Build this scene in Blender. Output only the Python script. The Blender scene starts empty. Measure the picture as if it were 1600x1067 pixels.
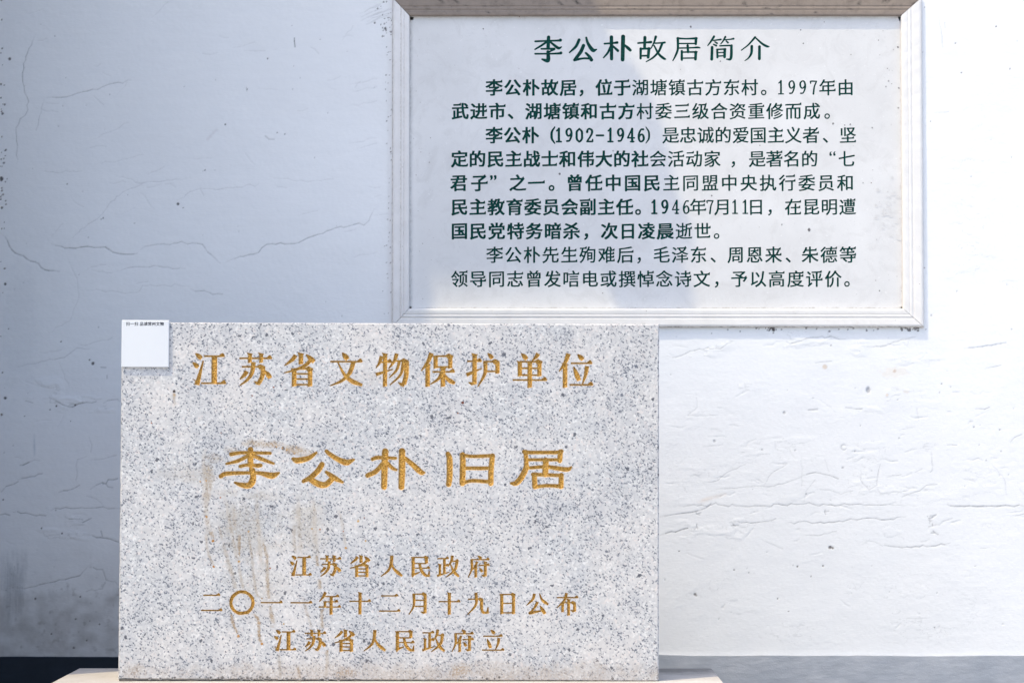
import bpy, math, random
import numpy as np
from mathutils import Matrix, Vector, Euler
from mathutils.geometry import delaunay_2d_cdt

R = math.radians
scene = bpy.context.scene
COL = scene.collection
rng = np.random.default_rng(7)
random.seed(7)

# ------------------------------------------------------------------ camera, sky, sun, exposure
F_PX = 3778.0                      # focal length in pixels of the 1600 px wide frame (85 mm)
CAM_Z = 0.94
cam_d = bpy.data.cameras.new('camera'); cam = bpy.data.objects.new('camera', cam_d); COL.objects.link(cam)
cam_d.sensor_width = 36.0; cam_d.lens = 36.0*F_PX/1600.0; cam_d.clip_start = 0.05; cam_d.clip_end = 500
cam.location = (0, 0, CAM_Z)
cam.rotation_euler = (R(90+2.28), 0, R(0.18))
scene.camera = cam

SUN = Vector((1.0, 0.80, -2.32)).normalized()          # the way the light travels
el = math.asin(-SUN.z)
az = math.atan2(-SUN.x, -SUN.y)                        # compass angle (from +y, clockwise) of the sun itself
world = bpy.data.worlds.new('World'); scene.world = world; world.use_nodes = True
nt = world.node_tree; nt.nodes.clear()
sky = nt.nodes.new('ShaderNodeTexSky'); sky.sky_type = 'NISHITA'; sky.sun_disc = False
sky.sun_elevation = el; sky.sun_rotation = az
sky.air_density = 1.0; sky.dust_density = 2.4; sky.ozone_density = 2.0
bg = nt.nodes.new('ShaderNodeBackground'); bg.inputs['Strength'].default_value = 0.15
wo = nt.nodes.new('ShaderNodeOutputWorld')
nt.links.new(sky.outputs[0], bg.inputs[0]); nt.links.new(bg.outputs[0], wo.inputs[0])
sl = bpy.data.lights.new('sun', 'SUN'); sl.energy = 1.4; sl.angle = R(0.53); sl.color = (1.0, 0.86, 0.56)
so = bpy.data.objects.new('sun', sl); COL.objects.link(so)
so.rotation_euler = SUN.to_track_quat('-Z', 'Y').to_euler(); so.location = (-4, -3, 9)
vs = scene.view_settings
vs.view_transform = 'Standard'; vs.look = 'None'; vs.gamma = 1.0; vs.use_curve_mapping = False
vs.exposure = 1.0

# ------------------------------------------------------------------ helpers
CAM_M = Euler(cam.rotation_euler).to_matrix()
def unproj(px, py, plane_y):
    d = CAM_M @ Vector(((px-800)/F_PX, -(py-533.5)/F_PX, -1.0))
    t = plane_y/d.y
    return Vector((d.x*t, plane_y, CAM_Z+d.z*t))

def tag(o, label=None, cat=None, group=None, kind=None):
    if label: o['label'] = label
    if cat: o['category'] = cat
    if group: o['group'] = group
    if kind: o['kind'] = kind
    return o
def empty(name, loc, label, cat, group=None):
    o = bpy.data.objects.new(name, None); COL.objects.link(o); o.location = loc
    return tag(o, label, cat, group)

class MB:
    """collects verts / faces (with material index and an optional rgba stain) for ONE mesh object"""
    def __init__(s): s.v = []; s.f = []; s.m = []; s.c = []
    def vert(s, p, c=(0, 0, 0, 0)): s.v.append(tuple(p)); s.c.append(c); return len(s.v)-1
    def face(s, idx, m=0): s.f.append(tuple(idx)); s.m.append(m)
    def quad(s, a, b, c, d, m=0): s.face([s.vert(a), s.vert(b), s.vert(c), s.vert(d)], m)
    def box(s, x0, y0, z0, x1, y1, z1, m=0):
        p = [s.vert((x, y, z)) for x in (x0, x1) for y in (y0, y1) for z in (z0, z1)]
        for f in ((0,1,3,2),(4,6,7,5),(0,4,5,1),(2,3,7,6),(0,2,6,4),(1,5,7,3)): s.face([p[i] for i in f], m)
    def sweep(s, rings, m=0, close=False, caps=True):
        ids = [[s.vert(p) for p in r] for r in rings]
        n = len(rings[0])
        for a, b in zip(ids[:-1], ids[1:]):
            for i in range(n if close else n-1):
                s.face((a[i], a[(i+1) % n], b[(i+1) % n], b[i]), m)
        if caps and close:
            s.face(ids[0][::-1], m); s.face(ids[-1], m)
    def build(s, name, mats, parent=None, smooth=False, bevel=0.0):
        me = bpy.data.meshes.new(name); me.from_pydata(s.v, [], s.f)
        for m in (mats if isinstance(mats, (list, tuple)) else [mats]): me.materials.append(m)
        me.polygons.foreach_set('material_index', s.m)
        if any(c[3] for c in s.c):
            at = me.color_attributes.new('stain', 'FLOAT_COLOR', 'POINT')
            at.data.foreach_set('color', np.array(s.c, dtype=np.float32).ravel())
        me.polygons.foreach_set('use_smooth', [smooth]*len(s.f)); me.update()
        o = bpy.data.objects.new(name, me); COL.objects.link(o)
        if parent:
            o.parent = parent
            o.matrix_parent_inverse = Matrix.Translation(-Vector(parent.location))
        if bevel:
            b = o.modifiers.new('bevel', 'BEVEL'); b.width = bevel; b.segments = 2; b.limit_method = 'ANGLE'
        return o

# ------------------------------------------------------------------ node material helper
class Mat:
    def __init__(s, name, rough=0.7, spec=0.4):
        s.m = bpy.data.materials.new(name); s.m.use_nodes = True
        s.t = s.m.node_tree; s.b = s.t.nodes['Principled BSDF']
        s.b.inputs['Roughness'].default_value = rough
        s.b.inputs['Specular IOR Level'].default_value = spec
        s.co = s.t.nodes.new('ShaderNodeTexCoord').outputs['Object']
    def n(s, kind, **kw):
        nd = s.t.nodes.new(kind)
        for k, v in kw.items(): setattr(nd, k, v)
        return nd
    def set(s, sock, v):
        if isinstance(v, bpy.types.NodeSocket): s.t.links.new(v, sock)
        elif isinstance(v, (tuple, list)) and len(v) == 3 and sock.type == 'RGBA': sock.default_value = (*v, 1)
        else: sock.default_value = v
    def mapped(s, scale=(1,1,1), loc=(0,0,0), rot=(0,0,0)):
        nd = s.n('ShaderNodeMapping'); s.set(nd.inputs[0], s.co)
        nd.inputs['Location'].default_value = loc; nd.inputs['Rotation'].default_value = rot; nd.inputs['Scale'].default_value = scale
        return nd.outputs[0]
    def noise(s, scale, detail=3, rough=0.55, vec=None, dist=0.0, out=0):
        nd = s.n('ShaderNodeTexNoise'); s.set(nd.inputs['Vector'], vec or s.co)
        nd.inputs['Scale'].default_value = scale; nd.inputs['Detail'].default_value = detail
        nd.inputs['Roughness'].default_value = rough; nd.inputs['Distortion'].default_value = dist
        return nd.outputs[out]
    def voro(s, scale, vec=None, feature='F1', out='Distance', rnd=1.0):
        nd = s.n('ShaderNodeTexVoronoi', feature=feature); s.set(nd.inputs['Vector'], vec or s.co)
        nd.inputs['Scale'].default_value = scale; nd.inputs['Randomness'].default_value = rnd
        return nd.outputs[out]
    def ramp(s, fac, a, b, lo=0.0, hi=1.0):
        nd = s.n('ShaderNodeMapRange'); nd.clamp = True
        s.set(nd.inputs[0], fac); nd.inputs[1].default_value = a; nd.inputs[2].default_value = b
        nd.inputs[3].default_value = lo; nd.inputs[4].default_value = hi
        return nd.outputs[0]
    def math(s, op, a, b=0.0):
        nd = s.n('ShaderNodeMath', operation=op); s.set(nd.inputs[0], a); s.set(nd.inputs[1], b)
        return nd.outputs[0]
    def mix(s, fac, a, b, mode='MIX'):
        nd = s.n('ShaderNodeMix', data_type='RGBA', blend_type=mode)
        s.set(nd.inputs[0], fac); s.set(nd.inputs[6], a); s.set(nd.inputs[7], b)
        return nd.outputs[2]
    def sep(s, col):
        nd = s.n('ShaderNodeSeparateColor'); s.set(nd.inputs[0], col); return nd.outputs
    def blob(s, c, r, k=0.6, nscale=30):
        """0..1 mask: a ragged patch round c (world metres) of radii r"""
        mp = s.mapped(scale=(1/r[0], 1/r[1], 1/r[2]), loc=(-c[0]/r[0], -c[1]/r[1], -c[2]/r[2]))
        ln = s.n('ShaderNodeVectorMath', operation='LENGTH'); s.set(ln.inputs[0], mp)
        d = s.math('ADD', ln.outputs['Value'], s.math('MULTIPLY', s.math('SUBTRACT', s.noise(nscale, 4), 0.5), k*2))
        return s.ramp(d, 1.0, 0.25)
    def stain(s):
        a = s.n('ShaderNodeVertexColor', layer_name='stain'); return a.outputs['Color'], a.outputs['Alpha']
    def bump(s, h, dist, strength=1.0, prev=None):
        nd = s.n('ShaderNodeBump'); s.set(nd.inputs['Height'], h); nd.inputs['Distance'].default_value = dist
        nd.inputs['Strength'].default_value = strength
        if prev: s.set(nd.inputs['Normal'], prev)
        s.t.links.new(nd.outputs[0], s.b.inputs['Normal']); return nd.outputs[0]
    def base(s, c): s.set(s.b.inputs['Base Color'], c); return s

# ------------------------------------------------------------------ materials
WALL_Y = 6.2
STONE_Y = 5.4
def P(px, py, y): p = unproj(px, py, y); return (p.x, p.y, p.z)

def plaster_mat():
    m = Mat('plaster', 0.75, 0.25)
    c = m.mix(m.ramp(m.noise(2.2, 4), 0.35, 0.7), (0.80, 0.80, 0.80), (0.845, 0.845, 0.845))
    c = m.mix(m.ramp(m.noise(60, 3, vec=m.mapped((0.25, 1, 1))), 0.3, 0.7, 0, 0.25), c, (0.72, 0.725, 0.735))
    dots = m.ramp(m.voro(70, out='Distance'), 0.035, 0.02)
    gate = m.ramp(m.sep(m.voro(70, out='Color'))[0], 0.972, 0.98)
    c = m.mix(m.math('MULTIPLY', dots, gate), c, (0.12, 0.11, 0.11))
    col, al = m.stain()
    c = m.mix(al, c, col)
    m.base(c)
    b = m.bump(m.noise(320, 3, vec=m.mapped((0.3, 1, 1))), 0.0006, 0.55)
    m.bump(m.noise(900, 2), 0.0003, 0.35, b)
    return m.m
def band_mat(name, col, col2, rough=0.7):
    m = Mat(name, rough, 0.3)
    c = m.mix(m.ramp(m.noise(7, 5, 0.6), 0.38, 0.72), col, col2)
    c = m.mix(m.ramp(m.noise(90, 3, vec=m.mapped((0.3, 1, 1))), 0.35, 0.7, 0, 0.35), c, tuple(0.75*x for x in col))
    dots = m.math('MULTIPLY', m.ramp(m.voro(60), 0.07, 0.04), m.ramp(m.sep(m.voro(60, out='Color'))[0], 0.94, 0.95))
    c = m.mix(dots, c, tuple(0.3*x for x in col))
    m.base(c)
    b = m.bump(m.noise(40, 4, vec=m.mapped((0.4, 1, 1))), 0.004, 0.5)
    m.bump(m.noise(350, 3), 0.0008, 0.5, b)
    return m.m
def granite_mat():
    m = Mat('granite', 0.55, 0.35)
    v = m.co
    wob = m.n('ShaderNodeVectorMath', operation='ADD'); sc = m.n('ShaderNodeVectorMath', operation='SCALE')
    nz = m.n('ShaderNodeTexNoise'); m.set(nz.inputs['Vector'], v); nz.inputs['Scale'].default_value = 420; nz.inputs['Detail'].default_value = 2
    m.set(sc.inputs[0], nz.outputs['Color']); sc.inputs['Scale'].default_value = 0.0042
    m.set(wob.inputs[0], v); m.set(wob.inputs[1], sc.outputs[0]); w = wob.outputs[0]
    cl = m.ramp(m.math('ADD', m.math('MULTIPLY', m.noise(24, 4, 0.6), 0.7), m.math('MULTIPLY', m.noise(7, 3, 0.5), 0.3)), 0.34, 0.66)                      # where the dark grains gather
    g1 = m.sep(m.voro(210, w, out='Color'))
    c = m.mix(m.ramp(g1[0], 0.0, 1.0), (0.475, 0.470, 0.470), (0.59, 0.58, 0.57))
    c = m.mix(m.ramp(g1[1], 0.80, 0.86, 0, 0.6), c, (0.40, 0.405, 0.43))       # grey quartz
    c = m.mix(m.ramp(g1[2], 0.90, 0.93, 0, 0.55), c, (0.68, 0.60, 0.56))       # pinkish feldspar
    c = m.mix(m.ramp(g1[1], 0.16, 0.10, 0, 0.8), c, (0.70, 0.688, 0.67))
    warm = m.ramp(m.noise(9, 4, vec=m.mapped(loc=(3, 1, 2))), 0.40, 0.70, 0, 0.45)
    c = m.mix(warm, c, (0.70, 0.63, 0.57), 'MULTIPLY') if False else m.mix(warm, c, (0.66, 0.61, 0.57))
    c = m.mix(m.ramp(cl, 0.30, 1.0, 0, 0.42), c, (0.39, 0.40, 0.425))
    def turned(deg, sx, sz):
        a_ = m.n('ShaderNodeMapping'); m.set(a_.inputs[0], w); a_.inputs['Rotation'].default_value = (0, R(deg), 0)
        b_ = m.n('ShaderNodeMapping'); m.set(b_.inputs[0], a_.outputs[0]); b_.inputs['Scale'].default_value = (sx, 1, sz); return b_.outputs[0]
    g2 = m.sep(m.voro(345, turned(-38, 0.72, 1.2), out='Color')); g5 = m.sep(m.voro(370, turned(50, 0.75, 1.15), out='Color'))
    th = m.ramp(cl, 0, 1, 0.965, 0.80)
    dk = m.math('GREATER_THAN', g2[0], th)
    c = m.mix(m.math('MULTIPLY', dk, m.ramp(g2[1], 0, 1, 0.35, 0.95)), c, (0.09, 0.105, 0.135))
    dk5 = m.math('GREATER_THAN', g5[0], m.ramp(cl, 0, 1, 0.985, 0.88))
    c = m.mix(m.math('MULTIPLY', dk5, m.ramp(g5[1], 0, 1, 0.5, 0.9)), c, (0.10, 0.115, 0.15))
    g3 = m.sep(m.voro(160, w, out='Color'))
    d3 = m.math('GREATER_THAN', g3[0], m.ramp(cl, 0, 1, 0.9995, 0.993))
    c = m.mix(m.math('MULTIPLY', d3, 0.85), c, (0.055, 0.06, 0.08))
    g4 = m.sep(m.voro(45, m.mapped(loc=(5, 3, 1)), out='Color'))                # the odd rust speck
    rust = m.math('MULTIPLY', m.math('GREATER_THAN', g4[0], 0.965), m.ramp(m.voro(45, m.mapped(loc=(5, 3, 1))), 0.13, 0.06))
    c = m.mix(rust, c, (0.30, 0.10, 0.03))
    sp_ = m.ramp(m.noise(240, 3), 0.36, 0.60, 0.12, 1.0)
    for (px, py, rx, rz, col, k) in STAINS:
        p = P(px, py, STONE_Y)
        c = m.mix(m.math('MULTIPLY', m.math('MULTIPLY', m.blob(p, (rx/700, 0.2, rz/700), 1.0, 38), min(1, k*1.45)), sp_), c, tuple(0.8*q for q in col))
    col, al = m.stain()
    gr = m.ramp(m.noise(420, 2), 0.40, 0.58, 0.45, 1.0)
    c = m.mix(m.math('MULTIPLY', al, gr), c, col)
    m.base(c)
    m.bump(m.noise(500, 3), 0.0004, 0.35)
    m.set(m.b.inputs['Roughness'], m.ramp(g2[0], 0, 1, 0.45, 0.65))
    return m.m
OCH = (0.42, 0.27, 0.12)
STAINS = [  # px, py, radius px, radius px, colour, strength
    (327, 742, 11, 26, (0.40, 0.31, 0.21), 0.60), (338, 716, 15, 11, (0.40, 0.31, 0.21), 0.55), (362, 704, 16, 7, (0.43, 0.33, 0.21), 0.55), (398, 693, 22, 8, (0.46, 0.34, 0.21), 0.60),
    (431, 695, 15, 8, (0.46, 0.31, 0.16), 0.70), (455, 702, 20, 9, (0.46, 0.32, 0.18), 0.60), (478, 708, 18, 8, (0.48, 0.38, 0.27), 0.40), (322, 772, 8, 24, (0.42, 0.32, 0.22), 0.45), (352, 770, 30, 10, (0.50, 0.44, 0.36), 0.35),
    (405, 773, 34, 9, (0.50, 0.44, 0.36), 0.30),
    (380, 830, 62, 60, (0.44, 0.39, 0.32), 0.42), (478, 822, 45, 55, (0.45, 0.40, 0.33), 0.40), (400, 920, 60, 50, (0.48, 0.43, 0.36), 0.25), (272, 622, 4, 14, (0.45, 0.33, 0.2), 0.8),
    (300, 740, 60, 18, (0.55, 0.48, 0.40), 0.35), (568, 590, 60, 18, (0.58, 0.52, 0.47), 0.25),
    (560, 1052, 420, 22, (0.52, 0.44, 0.37), 0.45), (880, 1055, 250, 25, (0.52, 0.44, 0.37), 0.40), (205, 1050, 25, 20, (0.42, 0.34, 0.27), 0.55),
    (720, 1048, 20, 12, (0.45, 0.33, 0.22), 0.5), (540, 1050, 26, 12, (0.40, 0.27, 0.16), 0.45),
]
def gold_mat():
    m = Mat('gold_paint', 0.36, 0.5)
    c = m.mix(m.ramp(m.noise(230, 4, 0.65), 0.36, 0.62), (0.33, 0.145, 0.012), (0.74, 0.41, 0.07))
    c = m.mix(m.ramp(m.noise(700, 2), 0.60, 0.70, 0, 0.8), c, (0.72, 0.55, 0.26))
    m.base(c); m.b.inputs['Metallic'].default_value = 0.2
    b = m.bump(m.noise(230, 3, 0.6), 0.007, 0.9)
    m.bump(m.voro(330), 0.003, 0.6, b)
    return m.m
def green_mat():
    m = Mat('green_paint', 0.7, 0.15)
    c = m.mix(m.ramp(m.noise(180, 3), 0.35, 0.7), (0.001, 0.030, 0.024), (0.004, 0.080, 0.064))
    m.base(c); m.bump(m.noise(500, 2), 0.0008, 0.5)
    return m.m
def marble_mat(name, dirt=0.0):
    m = Mat(name, 0.5, 0.35)
    c = m.mix(m.ramp(m.noise(5, 5, 0.6), 0.35, 0.7), (0.66, 0.65, 0.64), (0.735, 0.725, 0.715))
    c = m.mix(m.ramp(m.noise(16, 6, 0.7, dist=1.2), 0.50, 0.70, 0, 0.45), c, (0.56, 0.545, 0.53))
    c = m.mix(m.ramp(m.noise(140, 3), 0.62, 0.75, 0, 0.35), c, (0.55, 0.54, 0.53))
    c = m.mix(m.ramp(m.noise(130, 3, vec=m.mapped(loc=(4, 4, 4))), 0.66, 0.74, 0, 0.5), c, (0.86, 0.85, 0.84))
    dots = m.math('MULTIPLY', m.ramp(m.voro(42), 0.075, 0.045), m.ramp(m.sep(m.voro(42, out='Color'))[0], 0.955, 0.96))
    c = m.mix(dots, c, (0.17, 0.13, 0.11))
    col, al = m.stain()
    c = m.mix(m.math('MULTIPLY', al, m.ramp(m.noise(130, 4), 0.35, 0.62, 0.25, 1.0)), c, col)
    m.base(c); m.bump(m.noise(240, 3), 0.0005, 0.4)
    return m.m
def rail_mat(name, tint, dirt, k):
    m = Mat(name, 0.55, 0.35)
    c = m.mix(m.ramp(m.noise(20, 4), 0.35, 0.7), tint, tuple(0.93*x for x in tint))
    c = m.mix(m.ramp(m.noise(55, 5, 0.65), 0.62-0.3*k, 0.95-0.35*k, 0, 0.35+0.55*k), c, dirt)
    dots = m.math('MULTIPLY', m.ramp(m.voro(80), 0.12, 0.06), m.ramp(m.sep(m.voro(80, out='Color'))[0], 0.95, 0.96))
    c = m.mix(m.math('MULTIPLY', dots, 0.7), c, tuple(0.5*x for x in dirt))
    col, al = m.stain()
    c = m.mix(m.math('MULTIPLY', al, m.ramp(m.noise(160, 4), 0.30, 0.62, 0.2, 1.0)), c, col)
    m.base(c); m.bump(m.noise(300, 3), 0.0006, 0.4)
    return m.m
def plain_mat(name, a, b, rough=0.7, scale=30, bumpd=0.001):
    m = Mat(name, rough, 0.3)
    c = m.mix(m.ramp(m.noise(scale, 5, 0.6), 0.35, 0.7), a, b)
    m.base(c); m.bump(m.noise(scale*6, 4), bumpd, 0.5)
    return m.m
def plinth_mat():
    m = Mat('plinth_cement', 0.8, 0.25)
    c = m.mix(m.ramp(m.noise(12, 5, 0.6), 0.35, 0.7), (0.49, 0.455, 0.425), (0.57, 0.54, 0.51))
    c = m.mix(m.ramp(m.noise(150, 3), 0.55, 0.75, 0, 0.5), c, (0.45, 0.39, 0.34))
    p = P(1075, 1050, 5.6)
    c = m.mix(m.math('MULTIPLY', m.blob((0.36, 5.68, 0.40), (0.30, 0.17, 0.3), 0.5, 40), 0.9), c, (0.20, 0.195, 0.19))  # dark stain, with the stone's cast shade painted into it
    col, al = m.stain(); c = m.mix(al, c, col)
    m.base(c); m.bump(m.noise(220, 4), 0.0015, 0.6)
    return m.m
def brick_mat():
    m = Mat('grey_brick', 0.85, 0.25)
    br = m.n('ShaderNodeTexBrick'); m.set(br.inputs['Vector'], m.mapped(rot=(R(90), 0, R(0)))); br.inputs['Scale'].default_value = 4.2
    vm = m.n('ShaderNodeCombineXYZ'); sp = m.n('ShaderNodeSeparateXYZ'); m.set(sp.inputs[0], m.co)
    m.set(vm.inputs[0], m.math('ADD', sp.outputs[0], sp.outputs[1])); m.set(vm.inputs[1], sp.outputs[2]); m.set(br.inputs['Vector'], vm.outputs[0])
    br.inputs['Color1'].default_value = (0.14, 0.143, 0.15, 1); br.inputs['Color2'].default_value = (0.18, 0.182, 0.188, 1)
    br.inputs['Mortar'].default_value = (0.12, 0.12, 0.12, 1); br.inputs['Mortar Size'].default_value = 0.012
    m.base(br.outputs[0]); m.bump(m.noise(60, 4), 0.003, 0.5)
    return m.m
def paving_mat():
    m = Mat('paving', 0.85, 0.25)
    br = m.n('ShaderNodeTexBrick'); m.set(br.inputs['Vector'], m.co); br.inputs['Scale'].default_value = 2.0
    br.inputs['Color1'].default_value = (0.50, 0.50, 0.50, 1); br.inputs['Color2'].default_value = (0.56, 0.56, 0.555, 1)
    br.inputs['Mortar'].default_value = (0.2, 0.2, 0.2, 1); br.inputs['Mortar Size'].default_value = 0.012
    c = m.mix(m.ramp(m.noise(8, 5), 0.35, 0.75, 0, 0.4), br.outputs[0], (0.42, 0.42, 0.415))
    m.base(c); m.bump(m.noise(80, 4), 0.003, 0.5)
    return m.m

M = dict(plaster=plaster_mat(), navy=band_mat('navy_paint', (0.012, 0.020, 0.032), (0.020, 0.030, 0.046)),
         greyblue=band_mat('grey_blue_paint', (0.36, 0.385, 0.43), (0.47, 0.485, 0.52)),
         granite=granite_mat(), gold=gold_mat(), green=green_mat(), green_rim=plain_mat('green_rim', (0.005, 0.085, 0.068), (0.02, 0.17, 0.14), 0.7, 200, 0.0003), gold_rim=plain_mat('gilding_highlight', (0.42, 0.24, 0.07), (0.72, 0.60, 0.40), 0.5, 180, 0.0006), marble=marble_mat('marble'),  # rims paler than the letter floors: lit-edge highlight put into the colour
         rail=rail_mat('moulding_cream', (0.83, 0.80, 0.765), (0.50, 0.42, 0.35), 0.08),
         rail_top=rail_mat('moulding_weathered', (0.27, 0.22, 0.18), (0.12, 0.09, 0.07), 0.45),
         rail_left=rail_mat('moulding_dusty', (0.78, 0.755, 0.735), (0.55, 0.50, 0.46), 0.15),
         plinth=plinth_mat(), mortar=plain_mat('dark_mortar', (0.05, 0.045, 0.04), (0.20, 0.18, 0.16), 0.9, 60),
         plate=plain_mat('white_plastic', (0.64, 0.655, 0.68), (0.67, 0.685, 0.70), 0.35, 8, 0.0001),
         ink=plain_mat('black_ink', (0.012, 0.012, 0.016), (0.02, 0.02, 0.024), 0.5),
         tile=plain_mat('roof_tile', (0.05, 0.052, 0.056), (0.10, 0.10, 0.105), 0.8, 20),
         timber=plain_mat('dark_timber', (0.06, 0.03, 0.02), (0.10, 0.055, 0.035), 0.6, 12),
         paving=paving_mat(), soil=plain_mat('added_soil', (0.022, 0.017, 0.013), (0.045, 0.036, 0.028), 0.95, 14, 0.01), brick=brick_mat())

# ------------------------------------------------------------------ numpy noise
def vnoise(shape, step, seed, stepx=None):
    """smooth value noise on a (rows, cols) grid, lattice spacing in cells"""
    sy, sx = step, stepx or step
    g = np.random.default_rng(seed)
    ny, nx = int(shape[0]/sy)+3, int(shape[1]/sx)+3
    L = g.random((ny, nx)).astype(np.float32)*2-1
    y = np.arange(shape[0])/sy; x = np.arange(shape[1])/sx
    iy, ix = y.astype(int), x.astype(int); fy, fx = y-iy, x-ix
    fy = (fy*fy*(3-2*fy)).astype(np.float32)[:, None]; fx = (fx*fx*(3-2*fx)).astype(np.float32)[None, :]
    a = L[iy][:, ix]; b = L[iy][:, ix+1]; c = L[iy+1][:, ix]; d = L[iy+1][:, ix+1]
    return (a*(1-fx)+b*fx)*(1-fy)+(c*(1-fx)+d*fx)*fy
def fbm(shape, step, seed, octs=4, gain=0.5, stepx=None):
    o = 0; amp = 1.0; sx = stepx or step
    for k in range(octs):
        if step < 1.2: break
        o = o+amp*vnoise(shape, step, seed+k*13, max(sx, 1.2)); amp *= gain; step /= 2; sx /= 2
    return o

# ------------------------------------------------------------------ the plastered wall behind everything
X_LEFT, X_RIGHT, WALL_TOP = -1.347, 6.0, 3.7
def grid_axis(lo, d0, d1, hi, step, coarse):
    a = np.arange(d0, d1+step/2, step)
    l = np.linspace(lo, d0, max(2, int((d0-lo)/coarse)+1))[:-1] if lo < d0-1e-6 else np.zeros(0)
    r = np.linspace(d1, hi, max(2, int((hi-d1)/coarse)+1))[1:] if hi > d1+1e-6 else np.zeros(0)
    return np.concatenate([l, a, r]), len(l), len(a)
pl = unproj(800, 1067, WALL_Y).z-0.04; pt = unproj(800, 0, WALL_Y).z+0.04; pr = unproj(1600, 500, WALL_Y).x+0.04
XA, xi, xn = grid_axis(X_LEFT, X_LEFT, pr, X_RIGHT, 0.0021, 0.25)
ZA, zi, zn = grid_axis(0.0, pl, pt, WALL_TOP, 0.0021, 0.25)
NZ, NX = len(ZA), len(XA)
H = np.zeros((NZ, NX), np.float32); ST = np.zeros((NZ, NX, 4), np.float32); ST[..., :3] = 0.1
XD, ZD = XA[xi:xi+xn], ZA[zi:zi+zn]
shp = (zn, xn)
h = 0.0012*fbm(shp, 260, 1, 3)+0.0006*fbm(shp, 46, 5, 3)
brush = vnoise(shp, 2.2, 21, 70)*0.6+vnoise(shp, 3.7, 22, 110)*0.5+vnoise(shp, 6, 24, 38)*0.5
h += 0.00011*brush*(0.5+0.5*vnoise(shp, 120, 23)) + 0.00013*vnoise(shp, 2.6, 25)+0.00016*vnoise(shp, 4.5, 26)*np.clip(0.3+vnoise(shp, 60, 27), 0, 1)
st = np.zeros((zn, xn, 4), np.float32); st[..., :3] = 0.08
def px2ij(px, py):
    p = unproj(px, py, WALL_Y); return (p.x-XD[0])/0.0021, (p.z-ZD[0])/0.0021
def over(i0, i1, j0, j1, a, col):
    """lay colour col with coverage a over the stain map"""
    blk = st[i0:i1, j0:j1]; old = blk[..., 3]; na = a+old*(1-a)
    w = np.where(na > 1e-5, a/np.maximum(na, 1e-5), 0)[..., None]
    blk[..., :3] = blk[..., :3]*(1-w)+np.array(col, np.float32)*w; blk[..., 3] = na
FINE = [0.62, 0.9]; FLK = 1.0
def crack(pts, width=1.0, depth=0.0012, dark=0.5, jit=1.6, col=(0.10, 0.10, 0.105), step=0.0):
    """a crack along pixel points: a groove of the plaster with dirt in it; step lifts the plaster above it"""
    width *= FINE[0] if dark > 0.13 and depth > 0.0004 else 1.0; depth *= FINE[1]
    q = [np.array(px2ij(*p)) for p in pts]; out = [q[0]]
    for a, b in zip(q[:-1], q[1:]):
        n = max(1, int(np.linalg.norm(b-a)/5))
        for k in range(1, n+1):
            p = a+(b-a)*k/n
            if k < n: p = p+rng.normal(0, jit*0.6, 2)
            out.append(p)
    tot = len(out)
    for k in range(tot-1):
        a, b = out[k], out[k+1]
        t = (k+0.5)/tot; f = min(1, 6*t, 6*(1-t))*(0.55+0.45*random.random())
        pad = 9 if step else 4
        j0, j1 = int(max(0, min(a[0], b[0])-pad)), int(min(xn, max(a[0], b[0])+pad+1))
        i0, i1 = int(max(0, min(a[1], b[1])-pad)), int(min(zn, max(a[1], b[1])+pad+1))
        if j1 <= j0 or i1 <= i0: continue
        jj, ii = np.meshgrid(np.arange(j0, j1), np.arange(i0, i1))
        d = b-a; L2 = d@d+1e-6
        tt = np.clip(((jj-a[0])*d[0]+(ii-a[1])*d[1])/L2, 0, 1)
        dist = np.hypot(jj-a[0]-tt*d[0], ii-a[1]-tt*d[1])
        g = np.clip(1-dist/(width+0.6), 0, 1)
        h[i0:i1, j0:j1] = np.minimum(h[i0:i1, j0:j1], h[i0:i1, j0:j1]*(1-g)+g*(h[i0:i1, j0:j1]-depth*f)) if True else 0
        cur = st[i0:i1, j0:j1, 3]
        over(i0, i1, j0, j1, np.clip(g*min(1, dark*(1.4 if FINE[0] < 0.6 else 1.0))*f-0.6*cur, 0, 1), col)
        if step:
            up = (ii > a[1]+tt*d[1])*np.clip(1-dist/8.0, 0, 1)
            h[i0:i1, j0:j1] = np.maximum(h[i0:i1, j0:j1], 0.35*h[i0:i1, j0:j1]+step*f*up) if False else h[i0:i1, j0:j1]+0.05*step*f*up
def spot(px, py, r=1.5, col=(0.06, 0.055, 0.055), a=0.9, dz=-0.001, ry=None, rag=0.35):
    cx, cy = px2ij(px, py); k = 0.0016410/0.0021; rx = r*k; ry2 = (ry or r)*k
    m = int(max(rx, ry2)*1.6+3)
    j0, j1, i0, i1 = max(0, int(cx)-m), min(xn, int(cx)+m+1), max(0, int(cy)-m), min(zn, int(cy)+m+1)
    if j1 <= j0 or i1 <= i0: return
    jj, ii = np.meshgrid(np.arange(j0, j1), np.arange(i0, i1))
    d = np.hypot((jj-cx)/max(rx, .7), (ii-cy)/max(ry2, .7))+rag*vnoise(d_shape(i0, i1, j0, j1), 3, int(px*7+py))
    g = np.clip((1.25-d)/0.5, 0, 1)
    over(i0, i1, j0, j1, g*a, col); h[i0:i1, j0:j1] += dz*g
def d_shape(i0, i1, j0, j1): return (i1-i0, j1-j0)
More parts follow.
